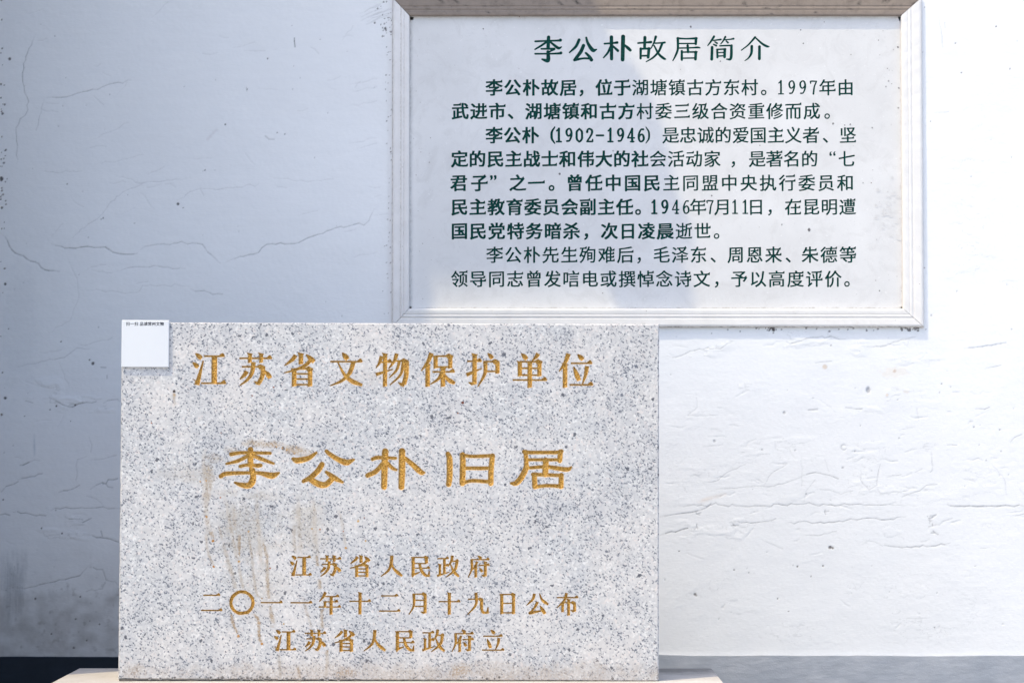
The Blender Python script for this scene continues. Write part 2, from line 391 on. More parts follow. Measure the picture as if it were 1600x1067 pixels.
def flakes(x0, y0, x1, y1, amp, seed, dens=0.5):
    """a patch of flaking paint: terraced relief with crisp lips"""
    (ja, ia), (jb, ib) = px2ij(x0, y1), px2ij(x1, y0)
    ja, jb, ia, ib = int(max(0, ja)), int(min(xn, jb)), int(max(0, ia)), int(min(zn, ib))
    s2 = (ib-ia, jb-ja)
    n = fbm(s2, 9, seed, 3, 0.55, 22)
    yy = np.linspace(-1, 1, s2[0])[:, None]; xx = np.linspace(-1, 1, s2[1])[None, :]
    win = np.clip(1.6*(1-np.abs(yy)**2), 0, 1)*np.clip(1.8*(1-np.abs(xx)**2), 0, 1)
    gate = np.clip((vnoise(s2, 26, seed+3, 50)+dens-0.25)*3, 0, 1)*win
    t = np.clip((n-0.10)/0.10, 0, 1)+np.clip((n-0.48)/0.08, 0, 1)
    h[ia:ib, ja:jb] += amp*FLK*t*gate
    lip = np.clip(1-np.abs(n-0.12)/0.05, 0, 1)*gate
    over(ia, ib, ja, jb, (lip*0.22).astype(np.float32), (0.25, 0.25, 0.26))

def S(base, sc, *pts): return [(base[0]+x/sc, base[1]+y/sc) for x, y in pts]
A = ((0, 0), 2.4984); B = ((0, 360), 3.9975); C = ((0, 620), 5.333); D = ((0, 820), 4.319); E = ((1020, 640), 2.7586); Fq = ((1020, 480), 2.757)
# the shaded left half
crack(S(*A, (0,910),(20,925),(45,975),(75,995),(105,1012),(150,1030),(160,1045),(190,1057),(230,1061)), 0.9, 0.0014, 0.75)
crack(S(*A, (200,952),(240,963),(295,970),(340,963),(390,967),(410,965),(440,985),(470,992),(535,990)), 0.8, 0.0014, 0.70)
crack(S(*A, (535,990),(565,963),(610,955),(690,950),(750,950),(790,955),(810,985),(860,1028)), 0.6, 0.0010, 0.45)
crack(S(*A, (860,1028),(900,1015),(970,995),(990,993),(1040,955),(1150,952),(1200,930),(1260,912),(1330,885),(1380,878),(1420,880),(1440,862),(1460,815)), 0.7, 0.0012, 0.55)
crack(S(*A, (165,382),(240,381),(300,365),(360,350),(400,340),(510,314)), 0.7, 0.001, 0.45)
crack(S(*A, (140,130),(112,190),(90,250),(88,320),(105,380),(108,430),(78,465),(62,520),(68,570),(65,640)), 0.6, 0.001, 0.50)
crack(S(*A, (170,390),(150,470),(140,510)), 0.5, 0.0006, 0.25)
crack(S(*A, (240,960),(330,890),(380,855),(410,820),(430,790),(480,750),(560,715),(650,705),(740,695)), 0.5, 0.0007, 0.22)
crack(S(*A, (450,685),(560,715)), 0.5, 0.0007, 0.22)
crack(S(*A, (690,790),(740,750),(780,737),(850,742),(910,735),(1010,718)), 0.5, 0.0007, 0.22)
crack(S(*A, (780,737),(795,765)), 0.5, 0.0006, 0.2)
crack(S(*A, (1050,690),(1140,705),(1200,712),(1300,700)), 0.5, 0.0006, 0.15)
crack(S(*A, (380,640),(460,630),(560,605)), 0.5, 0.0006, 0.15)
crack(S(*A, (160,670),(240,675),(320,668)), 0.5, 0.0006, 0.2)
crack(S(*A, (360,545),(430,515),(500,480)), 0.5, 0.0005, 0.15)
crack(S(*A, (365,375),(405,410)), 0.5, 0.0005, 0.2)
for k in range(9):
    x0 = 1440+random.random()*60; y0 = 20+random.random()*60
    crack(S(*A, (x0-40, y0+20), (x0, y0), (x0+40, y0-14)), 0.5, 0.0006, 0.25)
for y in (330, 360, 415, 560, 580, 1005): crack(S(*A, (1360+random.random()*40, y), (1470, y-20)), 0.5, 0.0005, 0.13)
crack(S(*B, (720,255),(800,235),(900,230),(960,222),(1050,230),(1155,240)), 0.55, 0.0008, 0.35)
crack(S(*B, (570,245),(640,258),(700,268)), 0.5, 0.0006, 0.22)
crack(S(*B, (490,378),(600,370),(700,378),(780,395),(870,380),(890,345),(1000,345),(1090,335),(1180,350)), 0.5, 0.0006, 0.2)
crack(S(*B, (1190,368),(1250,380),(1390,400)), 0.6, 0.0008, 0.4)
crack(S(*B, (80,862),(200,835),(310,805),(400,795),(440,765),(480,735),(560,740)), 0.5, 0.0008, 0.35)
crack(S(*B, (480,705),(530,720),(620,690),(700,670)), 0.5, 0.0006, 0.2)
crack(S(*B, (410,150),(480,300),(490,420),(430,570),(300,640)), 0.5, 0.0006, 0.13)
crack(S(*B, (370,830),(400,900),(430,980)), 0.5, 0.0006, 0.15)
crack(S(*B, (630,855),(660,857)), 0.7, 0.001, 0.6)
crack(S(*B, (668,905),(668,925)), 0.6, 0.001, 0.5)
crack(S(*C, (165,570),(190,568),(240,545)), 0.9, 0.0014, 0.75)
crack(S(*C, (240,545),(330,530)), 0.5, 0.0006, 0.25)
crack(S(*C, (10,790),(50,745),(150,705)), 0.7, 0.001, 0.55)
crack(S(*C, (150,690),(250,665),(350,640)), 0.7, 0.001, 0.5)
crack(S(*C, (490,795),(560,780),(630,755),(660,735)), 0.8, 0.0014, 0.6)
crack(S(*C, (750,770),(800,735),(850,715),(880,725),(900,690),(980,680)), 0.8, 0.0014, 0.65)
crack(S(*C, (880,725),(900,750),(940,755)), 0.6, 0.001, 0.5)
crack(S(*C, (640,740),(642,620),(645,520),(720,495)), 0.5, 0.0006, 0.25)
crack(S(*C, (760,520),(840,520),(900,505),(970,485)), 0.5, 0.0008, 0.35)
crack(S(*C, (740,330),(765,400),(755,460)), 0.5, 0.0005, 0.2)
crack(S(*C, (380,925),(500,933),(620,930),(720,928),(800,925),(900,932),(1000,925)), 0.7, 0.001, 0.5)
crack(S(*C, (0,980),(80,985)), 0.9, 0.0014, 0.75)
crack(S(*C, (110,962),(250,975),(380,990)), 0.8, 0.001, 0.6)
crack(S(*C, (540,1000),(620,1015),(690,1025)), 0.6, 0.001, 0.4)
crack(S(*C, (690,1045),(740,1020),(760,1010)), 0.7, 0.001, 0.6)
crack(S(*C, (210,32),(270,50)), 0.7, 0.001, 0.5)
crack(S(*C, (430,15),(520,65),(600,85),(650,60),(800,40)), 0.8, 0.0014, 0.6)
crack(S(*C, (580,65),(690,45)), 0.7, 0.001, 0.5)
crack(S(*C, (860,55),(930,25),(1000,40)), 0.6, 0.001, 0.4)
crack(S(*C, (720,825),(800,850),(850,890)), 0.5, 0.0006, 0.3)
crack(S(*D, (60,430),(200,420),(300,395),(400,370),(480,355),(540,340),(585,290)), 0.7, 0.001, 0.6)
crack(S(*D, (600,285),(690,300),(715,370),(800,405)), 0.6, 0.001, 0.5)
crack(S(*D, (715,370),(690,430),(580,450)), 0.5, 0.0007, 0.35)
crack(S(*D, (590,65),(650,85),(720,90),(800,115)), 0.8, 0.0012, 0.6)
crack(S(*D, (680,40),(690,75)), 0.6, 0.001, 0.5)
flakes(18, 585, 105, 645, 0.0009, 41, 0.55); flakes(85, 615, 192, 645, 0.0009, 42, 0.5)
flakes(100, 795, 192, 850, 0.0008, 43, 0.45); flakes(50, 822, 150, 845, 0.0007, 44, 0.3)
for (x, y, r) in ((15,92,2.2),(8,1110/2.5,2),(2,280,3),(6,255,2),(460,65,1.0),(418,92,1.1),(386,140,1),(352,195,1.3),(433,208,1.0),(445,210,1),(278,319,1.7),(286,325,.8),
                  (320,266,.8),(602,45,2.0),(603,118,1.2),(590,14,1.2),(604,74,1.0),(105,288,1.1),(161,341,1.3),(158,343,.9),(95,534,1.2),(145,568,2.6),(140,562,1.2),(117,633,1.5),
                  (88,634,1.4),(65,825,1.2),(55,935,1.6),(118,967,1.7),(125,932,1.4),(80,990,1.4),(115,1012,2),(140,970,1.2),(135,1000,1.3),(155,975,1.2),(97,833,1.5),(110,658,1),(38,650,1),(8,622,2.2),(78,640,1.0)):
    spot(x, y, r)
crack([(460, 60), (461, 74)], 0.8, 0.001, 0.9, 0.3)
crack([(385, 137), (385.5, 143)], 0.6, 0.001, 0.6, 0.3)
crack(S(*A, (845,508),(810,545)), 2.2, 0.0003, 0.22, 1, (0.42, 0.34, 0.34))
crack(S(*A, (1035,532),(1050,545),(1070,545)), 1.2, 0.001, 0.4, 1)
for k in range(46):                                       # rust and soot specks where the wall meets the side wall
    y = random.choice((random.gauss(262, 22), random.gauss(320, 22), random.gauss(100, 80), random.uniform(0, 820)))
    spot(abs(random.gauss(0, 5))+0.5, y, random.uniform(0.5, 1.7), random.choice(((0.10, 0.06, 0.04), (0.06, 0.055, 0.05), (0.16, 0.10, 0.07))), 0.8)
# brush-dragged dark paint low on the left
for k in range(70):
    x = random.gauss(20, 10); y0 = random.uniform(872, 900); y1 = y0+random.uniform(25, 75)
    if x > 41 or x < 0: continue
    crack([(x, y0), (x+random.uniform(-1, 1), (y0+y1)/2), (x+random.uniform(-1, 1), y1)], random.uniform(0.8, 2.4), 0.0, random.uniform(0.12, 0.38), 0.2, (0.13, 0.16, 0.20))
for k in range(26):
    x = random.uniform(2, 42); y0 = random.uniform(858, 890)
    crack([(x, y0), (x+0.5, y0+20)], 2.6, 0.0, 0.16, 0.3, (0.2, 0.23, 0.27))
crack([(53, 680), (53.5, 695), (54, 711)], 1.2, 0, 0.35, 0.2, (0.25, 0.33, 0.4))
spot(98, 975, 14, (0.42, 0.36, 0.34), 0.22, 0, 22); spot(90, 1010, 20, (0.42, 0.37, 0.35), 0.2, 0, 10); spot(30, 520, 26, (0.5, 0.52, 0.56), 0.1, 0, 100)
# older grimy coat low down, plus the left corner's shade put into the colour
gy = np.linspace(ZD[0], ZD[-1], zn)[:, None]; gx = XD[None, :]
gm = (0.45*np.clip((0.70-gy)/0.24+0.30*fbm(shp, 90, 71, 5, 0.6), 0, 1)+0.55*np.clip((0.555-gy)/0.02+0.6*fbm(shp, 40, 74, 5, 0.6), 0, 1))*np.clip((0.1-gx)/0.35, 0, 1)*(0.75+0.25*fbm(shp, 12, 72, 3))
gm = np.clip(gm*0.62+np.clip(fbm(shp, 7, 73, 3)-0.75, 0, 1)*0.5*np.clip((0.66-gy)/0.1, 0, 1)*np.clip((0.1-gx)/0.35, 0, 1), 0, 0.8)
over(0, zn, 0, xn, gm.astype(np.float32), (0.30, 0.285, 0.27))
# the sunlit right half
FINE[:] = [0.5, 0.45]; FLK = 0.55
HV = (0.16, 0.16, 0.18)
crack(S(*E, (30,415),(150,413),(250,411),(450,415),(560,411),(650,406),(700,410),(860,409),(1060,410),(1140,415)), 0.8, 0.0014, 0.45, 1.6, HV)
crack(S(*E, (1250,410),(1400,417),(1500,414),(1600,416)), 1.2, 0.0022, 0.65, 1.2, HV)
crack(S(*E, (30,460),(100,450),(170,442),(210,430),(250,405)), 0.9, 0.0018, 0.5, 1.6, HV)
crack(S(*E, (30,540),(80,525),(150,510)), 1.2, 0.002, 0.65, 1.4, HV)
crack(S(*E, (350,483),(440,487),(480,482),(530,468)), 0.9, 0.0016, 0.5, 1.8, HV)
crack(S(*E, (560,492),(650,480),(780,485),(900,470),(1000,475),(1090,462)), 0.9, 0.0016, 0.5, 1.8, HV)
crack(S(*E, (975,580),(1040,590),(1200,588),(1280,575)), 1.0, 0.0016, 0.5, 1.0, HV)
crack(S(*E, (900,580),(930,565),(960,570),(990,588)), 0.6, 0.0008, 0.3, 1.0, HV)
crack(S(*E, (250,348),(330,338),(400,332),(520,330),(600,305),(640,290)), 0.7, 0.0010, 0.32, 1.0, HV)
crack(S(*E, (640,285),(700,270),(760,283),(800,298)), 0.9, 0.0015, 0.5, 0.8, HV)
crack(S(*E, (900,265),(895,300),(930,345),(965,325),(970,280),(980,235)), 0.7, 0.001, 0.35, 0.8, HV)
crack(S(*E, (965,325),(980,360),(1060,355),(1100,348)), 0.6, 0.0008, 0.28, 0.8, HV)
crack(S(*E, (1065,405),(1075,375),(1150,350),(1180,325),(1225,322)), 0.7, 0.001, 0.35, 0.8, HV)
crack(S(*E, (1200,180),(1205,260),(1195,270)), 0.7, 0.001, 0.3, 0.8, HV)
crack(S(*E, (1010,290),(1070,280)), 0.7, 0.001, 0.4, 0.8, HV); crack(S(*E, (1130,270),(1160,255)), 0.7, 0.001, 0.35, 0.8, HV)
crack(S(*E, (480,325),(510,275),(575,235)), 0.6, 0.001, 0.3, 0.8, HV); crack(S(*E, (215,315),(280,305),(320,270),(400,235)), 0.6, 0.001, 0.35, 0.8, HV)
crack(S(*E, (650,405),(660,350),(700,300)), 0.5, 0.0006, 0.2, 0.8, HV); crack(S(*E, (700,345),(760,345),(810,365),(860,350)), 0.6, 0.001, 0.25, 0.8, HV)
crack(S(*E, (640,200),(640,330)), 0.5, 0.0005, 0.12, 0.8, HV); crack(S(*E, (740,215),(760,265)), 0.5, 0.0006, 0.18, 0.8, HV)
crack(S(*E, (1460,230),(1515,300),(1525,370)), 0.5, 0.0006, 0.2, 0.8, HV); crack(S(*E, (470,560),(560,600)), 0.5, 0.0008, 0.25, 0.8, HV)
crack(S(*E, (640,540),(720,542),(790,525)), 0.7, 0.001, 0.3, 0.8, HV); crack(S(*E, (1270,150),(1310,152)), 0.7, 0.001, 0.35, 0.4, HV)
crack(S(*E, (215,160),(300,150)), 0.5, 0.0007, 0.25, 0.8, HV); crack(S(*E, (1540,460),(1600,448)), 0.7, 0.001, 0.35, 0.8, HV)
for (x, y) in ((1205,465),(1215,455),(1195,480),(1205,500),(1215,530),(190,450),(190,505),(355,500),(740,440),(765,590)):
    for k in range(3):
        a = random.uniform(0, 6.3); l = random.uniform(8, 22)
        crack(S(*E, (x, y), (x+l*math.cos(a), y+l*math.sin(a)*0.6)), 0.9, 0.0014, 0.45, 0.8, HV)
crack(S(*Fq, (40,215),(120,210),(160,190),(200,180),(290,180),(340,150)), 1.0, 0.0016, 0.38, 1.8, HV)
crack(S(*Fq, (560,135),(590,158),(640,145),(690,130),(780,130),(830,138)), 1.0, 0.0016, 0.38, 1.8, HV)
crack(S(*Fq, (900,165),(950,172),(1020,160),(1070,140),(1130,128)), 1.0, 0.0016, 0.38, 1.8, HV)
crack(S(*Fq, (700,240),(770,233)), 0.6, 0.001, 0.3, 0.8, HV)
crack(S(*Fq, (1340,180),(1420,172),(1520,155)), 1.9, 0.0032, 0.30, 0.3, (0.3, 0.31, 0.34))
crack(S(*Fq, (1390,437),(1430,440),(1450,430)), 1.0, 0.0016, 0.4, 0.8, HV); crack(S(*Fq, (670,442),(710,440)), 1.2, 0.002, 0.45, 0.4, HV)
crack(S(*Fq, (830,432),(900,438)), 0.9, 0.0014, 0.4, 0.8, HV); crack(S(*Fq, (1540,580),(1560,560),(1590,548)), 1.2, 0.0016, 0.35, 0.8, HV)
crack(S(*Fq, (1430,265),(1500,250)), 0.7, 0.001, 0.3, 0.8, HV); crack(S(*Fq, (185,370),(190,430),(150,468),(280,465)), 0.8, 0.0012, 0.2, 0.8, HV)
crack([(1466, 25), (1470, 45), (1473, 75)], 0.5, 0.0006, 0.25, 0.5, HV); crack([(1476, 35), (1476.5, 44)], 0.6, 0.001, 0.4, 0.4, HV)
crack([(1460, 177), (1482, 175)], 0.9, 0.001, 0.25, 0.5, HV)
ring = [px2ij(1020+823/2.757+4.2*math.cos(t*0.4), 480+603/2.757+4.2*math.sin(t*0.4)) for t in range(17)]
crack([(1020+823/2.757+4.2*math.cos(t*0.4), 480+603/2.757+4.2*math.sin(t*0.4)) for t in range(15)], 0.8, 0.0014, 0.35, 0.2, HV)
flakes(1032, 522, 1150, 562, 0.0010, 51, 0.6); flakes(1190, 512, 1320, 545, 0.0011, 52, 0.7); flakes(1320, 515, 1445, 560, 0.0011, 53, 0.7)
flakes(1385, 545, 1480, 640, 0.0007, 54, 0.65); flakes(1030, 590, 1200, 660, 0.0005, 55, 0.35); flakes(1290, 600, 1460, 650, 0.0006, 56, 0.5)
flakes(1031, 640, 1300, 800, 0.0004, 57, 0.45); flakes(1280, 660, 1600, 800, 0.0004, 58, 0.35); flakes(1040, 800, 1240, 850, 0.0006, 59, 0.45)
flakes(1250, 800, 1600, 900, 0.0004, 60, 0.3); flakes(1031, 880, 1600, 1020, 0.00025, 61, 0.3); flakes(1460, 150, 1600, 520, 0.0003, 62, 0.25)
for (x, y, r, dz) in ((928,358,4.2,-0.004),(565,453,2.2,-0.002),(264,576,1.8,-0.002),(870,620,1.3,-.002),(1383,516,1.8,-.002),(1495,528,1.3,-.002),(817,690,1.5,-.001),(1436,659,1.2,-.001),(1545,95,1.3,-.001),
                      (1200,35,1.6,-.001),(768,165,1.2,-.001),(1243,330,1.3,-.001),(1235,367,1,-.001),(470,613,1.3,-.001),(612,615,1.6,-.001),(660,804,1.4,-.001),(1060,563,1.2,-.001),(1500,620,1.3,-.001)):
    spot(1020+x/2.757, 480+y/2.757, r, (0.30, 0.30, 0.32), 0.65, dz*0.6)
for (x, y) in ((1556.5,42),(1502,114),(1454,190),(1492.5,68),(1578,108)): spot(x, y, 1.1, (0.12, 0.12, 0.13), 0.85)
for (x, y, r) in ((1086,928,2.2),(1088,930,1.2),(1246,885,1.3),(1286,884,1.5),(1267,900,1.1),(1170,894,1),(1147,890,1),(1061,861,1),(1297,855,2.2),(1301,856,1.5),(1215,935,.8),(1232,955,.8),(1460,980,.9)):
    spot(x, y, r, (0.13, 0.11, 0.10), 0.85)
spot(1289, 573, 3.2, (0.62, 0.50, 0.38), 0.7, 0); spot(1397, 582, 20, (0.78, 0.72, 0.64), 0.5, 0, 8); spot(1398, 580, 2.4, (0.55, 0.4, 0.3), 0.6, 0)
spot(1386, 617, 2.2, (0.68, 0.55, 0.42), 0.6, 0); spot(1415, 612, 5, (0.75, 0.68, 0.6), 0.5, 0, 3)
crack(S(*E, (200,398),(250,380),(310,365)), 3.0, 0, 0.35, 0.5, (0.70, 0.58, 0.48))
FINE[:] = [1.0, 1.0]
for k in range(75):                                       # hairline crazing and lifted paint edges of the old coats
    x = random.uniform(1034, 1596); y = random.gauss(720, 75) if k % 3 else random.uniform(530, 1010); a = random.gauss(-0.08, 0.22) if k % 6 else random.uniform(0, 3.1); l = random.uniform(4, 30)
    crack([(x, y), (x+l*0.5*math.cos(a), y+l*0.5*math.sin(a)+random.gauss(0, 1.5)), (x+l*math.cos(a), y+l*math.sin(a))], 0.9, random.uniform(0.0003, 0.0008), random.uniform(0.03, 0.22), 2.0, HV)
FINE[:] = [1.0, 1.0]
for k in range(70):
    x = random.uniform(4, 600); y = random.uniform(20, 900)
    if x > 185 and y > 490: continue
    a = random.gauss(-0.15, 0.5); l = random.uniform(6, 40)
    crack([(x, y), (x+l*0.5*math.cos(a), y+l*0.5*math.sin(a)+random.gauss(0, 1.5)), (x+l*math.cos(a), y+l*math.sin(a))], 0.45, 0.0006, random.uniform(0.05, 0.16), 1.2)
# grime round the plaque
for k in range(60):
    x = random.choice((random.uniform(1090, 1440), random.gauss(1425, 10), random.gauss(1205, 6))); spot(x, 512+abs(random.gauss(0, 3.0)), random.uniform(0.6, 1.8), (0.07, 0.06, 0.06), 0.8, 0.0006)
for k in range(60):
    spot(random.gauss(608, 3), random.uniform(0, 490), random.uniform(0.4, 1.0), (0.16, 0.14, 0.13), 0.7, 0)
for k in range(26): spot(random.gauss(606, 9), random.uniform(-6, 60), random.uniform(0.5, 1.5), (0.09, 0.07, 0.06), 0.8)
for k in range(30): spot(random.gauss(1439, 3.0), random.uniform(0, 500), random.uniform(0.5, 1.2), (0.15, 0.13, 0.12), 0.7, 0)
crack([(607, 45), (606, 200), (608, 330), (607, 495)], 2.0, -0.0010, 0.12, 1.5, (0.5, 0.48, 0.46))
for k in range(210):                                       # small random blemishes
    spot(random.uniform(0, 1600), random.uniform(0, 1030), random.uniform(0.35, 0.8), (0.22, 0.22, 0.23), random.uniform(0.15, 0.5))
(ja_, ia_), (jb_, ib_) = px2ij(618, 506), px2ij(1436, -6)
h[int(ia_):int(min(ib_, zn)), int(ja_):int(jb_)] = -0.004      # the plaque is let into the wall
H[zi:zi+zn, xi:xi+xn] = h; ST[zi:zi+zn, xi:xi+xn] = st

wall_root = empty('plastered_wall', (2.2, WALL_Y, 0), 'cracked white plastered wall with a dark painted base behind the stone and plaque', 'wall')
def build_wall_face():
    xx, zz = np.meshgrid(XA, ZA); co = np.stack([xx, WALL_Y-H, zz], -1).reshape(-1, 3).astype(np.float32)
    q = (np.arange(NZ-1)[:, None]*NX+np.arange(NX-1)[None, :]).ravel()
    idx = np.stack([q, q+1, q+NX+1, q+NX], 1).astype(np.int32)
    me = bpy.data.meshes.new('plaster_face')
    me.vertices.add(len(co)); me.vertices.foreach_set('co', co.ravel())
    me.loops.add(idx.size); me.loops.foreach_set('vertex_index', idx.ravel())
    me.polygons.add(len(idx)); me.polygons.foreach_set('loop_start', np.arange(0, idx.size, 4, dtype=np.int32))
    me.update(calc_edges=True)
    me.polygons.foreach_set('use_smooth', np.ones(len(idx), bool))
    at = me.color_attributes.new('stain', 'FLOAT_COLOR', 'POINT'); at.data.foreach_set('color', ST.reshape(-1).astype(np.float32))
    me.materials.append(M['plaster']); me.update()
    o = bpy.data.objects.new('plaster_face', me); COL.objects.link(o)
    o.parent = wall_root; o.matrix_parent_inverse = Matrix.Translation(-wall_root.location)
    return o
build_wall_face()
mb = MB(); mb.box(X_LEFT, WALL_Y+0.02, 0, X_RIGHT, WALL_Y+0.28, WALL_TOP); mb.build('wall_core', M['plaster'], wall_root)
mb = MB()
mb.sweep([[(x, WALL_Y-0.10, WALL_TOP+0.004), (x, WALL_Y+0.14, WALL_TOP+0.16), (x, WALL_Y+0.38, WALL_TOP+0.004)] for x in (-0.4, X_RIGHT)], close=True)
mb.build('coping', M['tile'], wall_root)
def band(x0, x1, px_y, mat, wav):
    """painted base of the wall: a thin coat with a hand-drawn upper edge"""
    z = unproj(800, px_y, WALL_Y).z; n = int((x1-x0)/0.02)+2; b = MB(); ids = []
    for k in range(n):
        x = x0+(x1-x0)*k/(n-1); zt = z+wav*(math.sin(x*4.1+1)+0.6*math.sin(x*9.7)+0.35*math.sin(x*23))+random.gauss(0, wav*0.15)
        ids.append([b.vert((x, WALL_Y-0.0075, 0)), b.vert((x, WALL_Y-0.0075, zt-0.001)), b.vert((x, WALL_Y-0.006, zt)), b.vert((x, WALL_Y+0.005, zt))])
    for p, q in zip(ids[:-1], ids[1:]):
        for i in range(3): b.face((p[i], q[i], q[i+1], p[i+1]))
    return b.build('painted_base', mat, wall_root)
tag(band(X_LEFT+0.002, -0.60, 1026.5, M['navy'], 0.0014), 'dark navy painted base of the wall')
tag(band(-0.597, X_RIGHT, 1022.5, M['greyblue'], 0.0015), 'faded grey blue painted base of the wall')

# ------------------------------------------------------------------ ground
g = MB()
g.quad((-60, -60, 0), (60, -60, 0), (60, 60, 0), (-60, 60, 0))
tag(g.build('ground', M['paving']), kind='structure')
g = MB(); g.box(X_LEFT, 5.72, -0.05, X_RIGHT, WALL_Y-0.01, 0.004)
tag(g.build('added_soil_bed', M['soil']), kind='structure')  # dark bed out of view, added to keep bounce light off the wall foot

# ------------------------------------------------------------------ the house at the left whose wall and eave throw the shade
house = empty('side_house', (-3.6, 7.5, 0), 'grey brick house with tiled eave standing at the left end of the wall', 'house')
YE = WALL_Y-0.8*(-0.217-X_LEFT)            # front end of its side wall
EAVE_Z = CAM_Z+3.477
b = MB(); b.box(-6.4, YE, 0, X_LEFT, 12, EAVE_Z+0.02); b.build('house_wall', M['brick'], house)
b = MB(); b.box(-6.5, YE-0.006, 0, X_LEFT+0.006, YE+0.0-0.0005, 0.36); b.build('painted_base', M['navy'], house)
EX = -0.883; EYF = WALL_Y-1.064
b = MB(); b.box(-6.6, EYF, EAVE_Z, EX-0.03, 12.1, EAVE_Z+0.07); b.build('soffit', M['timber'], house)
b = MB()
RZ = 1.5; RX = -3.9
sec = [(EX, EAVE_Z+0.0), (EX, EAVE_Z+0.07), (RX, EAVE_Z+RZ), (2*RX-EX, EAVE_Z+0.07), (2*RX-EX, EAVE_Z+0.0), (RX, EAVE_Z+RZ-0.14)]
b.sweep([[(x, y, z+0.072 if z > EAVE_Z+0.001 else z+0.071) for x, z in sec] for y in (EYF-0.003, 12.2)], close=True)
b.build('roof', M['tile'], house)
b = MB()
for k in range(24):                         # rows of round cover tiles running down the near slope
    y = EYF+0.10+k*0.29
    dx, dz = RX-EX, RZ-0.07; L = math.hypot(dx, dz); nx, nz = dz/L, -dx/L
    rings = []
    for t in (0.0, 1.0):
        cx, cz = EX+dx*t, EAVE_Z+0.142+dz*t
        rings.append([(cx+nx*0.05*math.sin(a), y+0.06*math.cos(a), cz+nz*0.05*math.sin(a)) for a in np.linspace(0, math.pi, 7)])
    b.sweep(rings, close=False)
b.build('cover_tiles', M['tile'], house, smooth=True)
b = MB(); b.box(EX-0.19, EYF-0.004, EAVE_Z-0.075, EX-0.003, EYF+0.02, EAVE_Z+0.0-0.002); b.build('eave_bracket', M['timber'], house)
b = MB(); b.box(-4.4, YE-0.05, 0, -3.4, YE-0.002, 2.2); d = b.build('door', M['timber'], house)
b = MB(); b.box(-3.56, YE-0.10, 1.0, -3.50, YE-0.052, 1.14); b.build('handle', M['mortar'], d).matrix_parent_inverse = Matrix.Identity(4)

# ------------------------------------------------------------------ lettering: fields -> marching squares -> carved faces
class Row:
    """one line of writing as a scalar field over [a0,a1]x[b0,b1] (pixel units, b down); inside = field > 0.5"""
    def __init__(s, a0, b0, a1, b1, res):
        s.a0, s.b0, s.res = a0, b0, res; s.a1, s.b1 = a1, b1
        s.nx, s.ny = int((a1-a0)*res)+1, int((b1-b0)*res)+1
        s.f = np.zeros((s.ny, s.nx), np.float32)
    def win(s, x0, y0, x1, y1, pad):
        j0, j1 = max(1, int((x0-pad-s.a0)*s.res)), min(s.nx-1, int((x1+pad-s.a0)*s.res)+2)
        i0, i1 = max(1, int((y0-pad-s.b0)*s.res)), min(s.ny-1, int((y1+pad-s.b0)*s.res)+2)
        return i0, i1, j0, j1
    grow = 0.0
    def put(s, i0, i1, j0, j1, sd):
        w = np.clip(0.5+(sd+s.grow)*s.res*0.5, 0, 1); s.f[i0:i1, j0:j1] = np.maximum(s.f[i0:i1, j0:j1], w)
    def poly(s, pts):
        p = np.array(pts, float); i0, i1, j0, j1 = s.win(*p.min(0), *p.max(0), 2.5/s.res)
        if i1 <= i0 or j1 <= j0: return
        X = (s.a0+np.arange(j0, j1)/s.res)[None, :, None]; Y = (s.b0+np.arange(i0, i1)/s.res)[:, None, None]
        a = p; b = np.roll(p, -1, 0); d = b-a; L = (d**2).sum(1)+1e-9
        t = np.clip(((X-a[:, 0])*d[:, 0]+(Y-a[:, 1])*d[:, 1])/L, 0, 1)
        dist = np.sqrt(((X-a[:, 0]-t*d[:, 0])**2+(Y-a[:, 1]-t*d[:, 1])**2).min(2))
        cr = (a[:, 1] > Y) != (b[:, 1] > Y)
        xi_ = a[:, 0]+(Y-a[:, 1])*d[:, 0]/np.where(np.abs(d[:, 1]) < 1e-9, 1e-9, d[:, 1])
        ins = (cr & (X < xi_)).sum(2) % 2 == 1
        s.put(i0, i1, j0, j1, np.where(ins, dist, -dist))
    def caps(s, pts, smooth=True, k=1.0, g=0.0):
        """round brush stroke: points (x, y, width)"""
        q = spline(pts) if smooth and len(pts) > 2 else np.array(pts, float)
        q[:, 2] = q[:, 2]*k+g
        i0, i1, j0, j1 = s.win(q[:, 0].min(), q[:, 1].min(), q[:, 0].max(), q[:, 1].max(), q[:, 2].max()/2+2/s.res)
        X = (s.a0+np.arange(j0, j1)/s.res)[None, :]; Y = (s.b0+np.arange(i0, i1)/s.res)[:, None]
        best = np.full((i1-i0, j1-j0), -1e3)
        for a, b in zip(q[:-1], q[1:]):
            d = b[:2]-a[:2]; t = np.clip(((X-a[0])*d[0]+(Y-a[1])*d[1])/(d@d+1e-9), 0, 1)
            best = np.maximum(best, (a[2]+(b[2]-a[2])*t)/2-np.hypot(X-a[0]-t*d[0], Y-a[1]-t*d[1]))
        s.put(i0, i1, j0, j1, best)
    def grad(s):
        f = s.f.astype(np.float32)
        for k in range(2):
            for ax in (0, 1): f = (np.roll(f, 2, ax)+np.roll(f, 1, ax)+f+np.roll(f, -1, ax)+np.roll(f, -2, ax))/5
        gy, gx = np.gradient(f); n = np.hypot(gx, gy)+1e-5
        k = np.clip(n/0.02, 0, 1)/n
        return gx*k, gy*k
    def sample(s, a, b):
        j, i = int(round((a-s.a0)*s.res)), int(round((b-s.b0)*s.res))
        return s.f[i, j] if 0 <= i < s.ny and 0 <= j < s.nx else 0.0
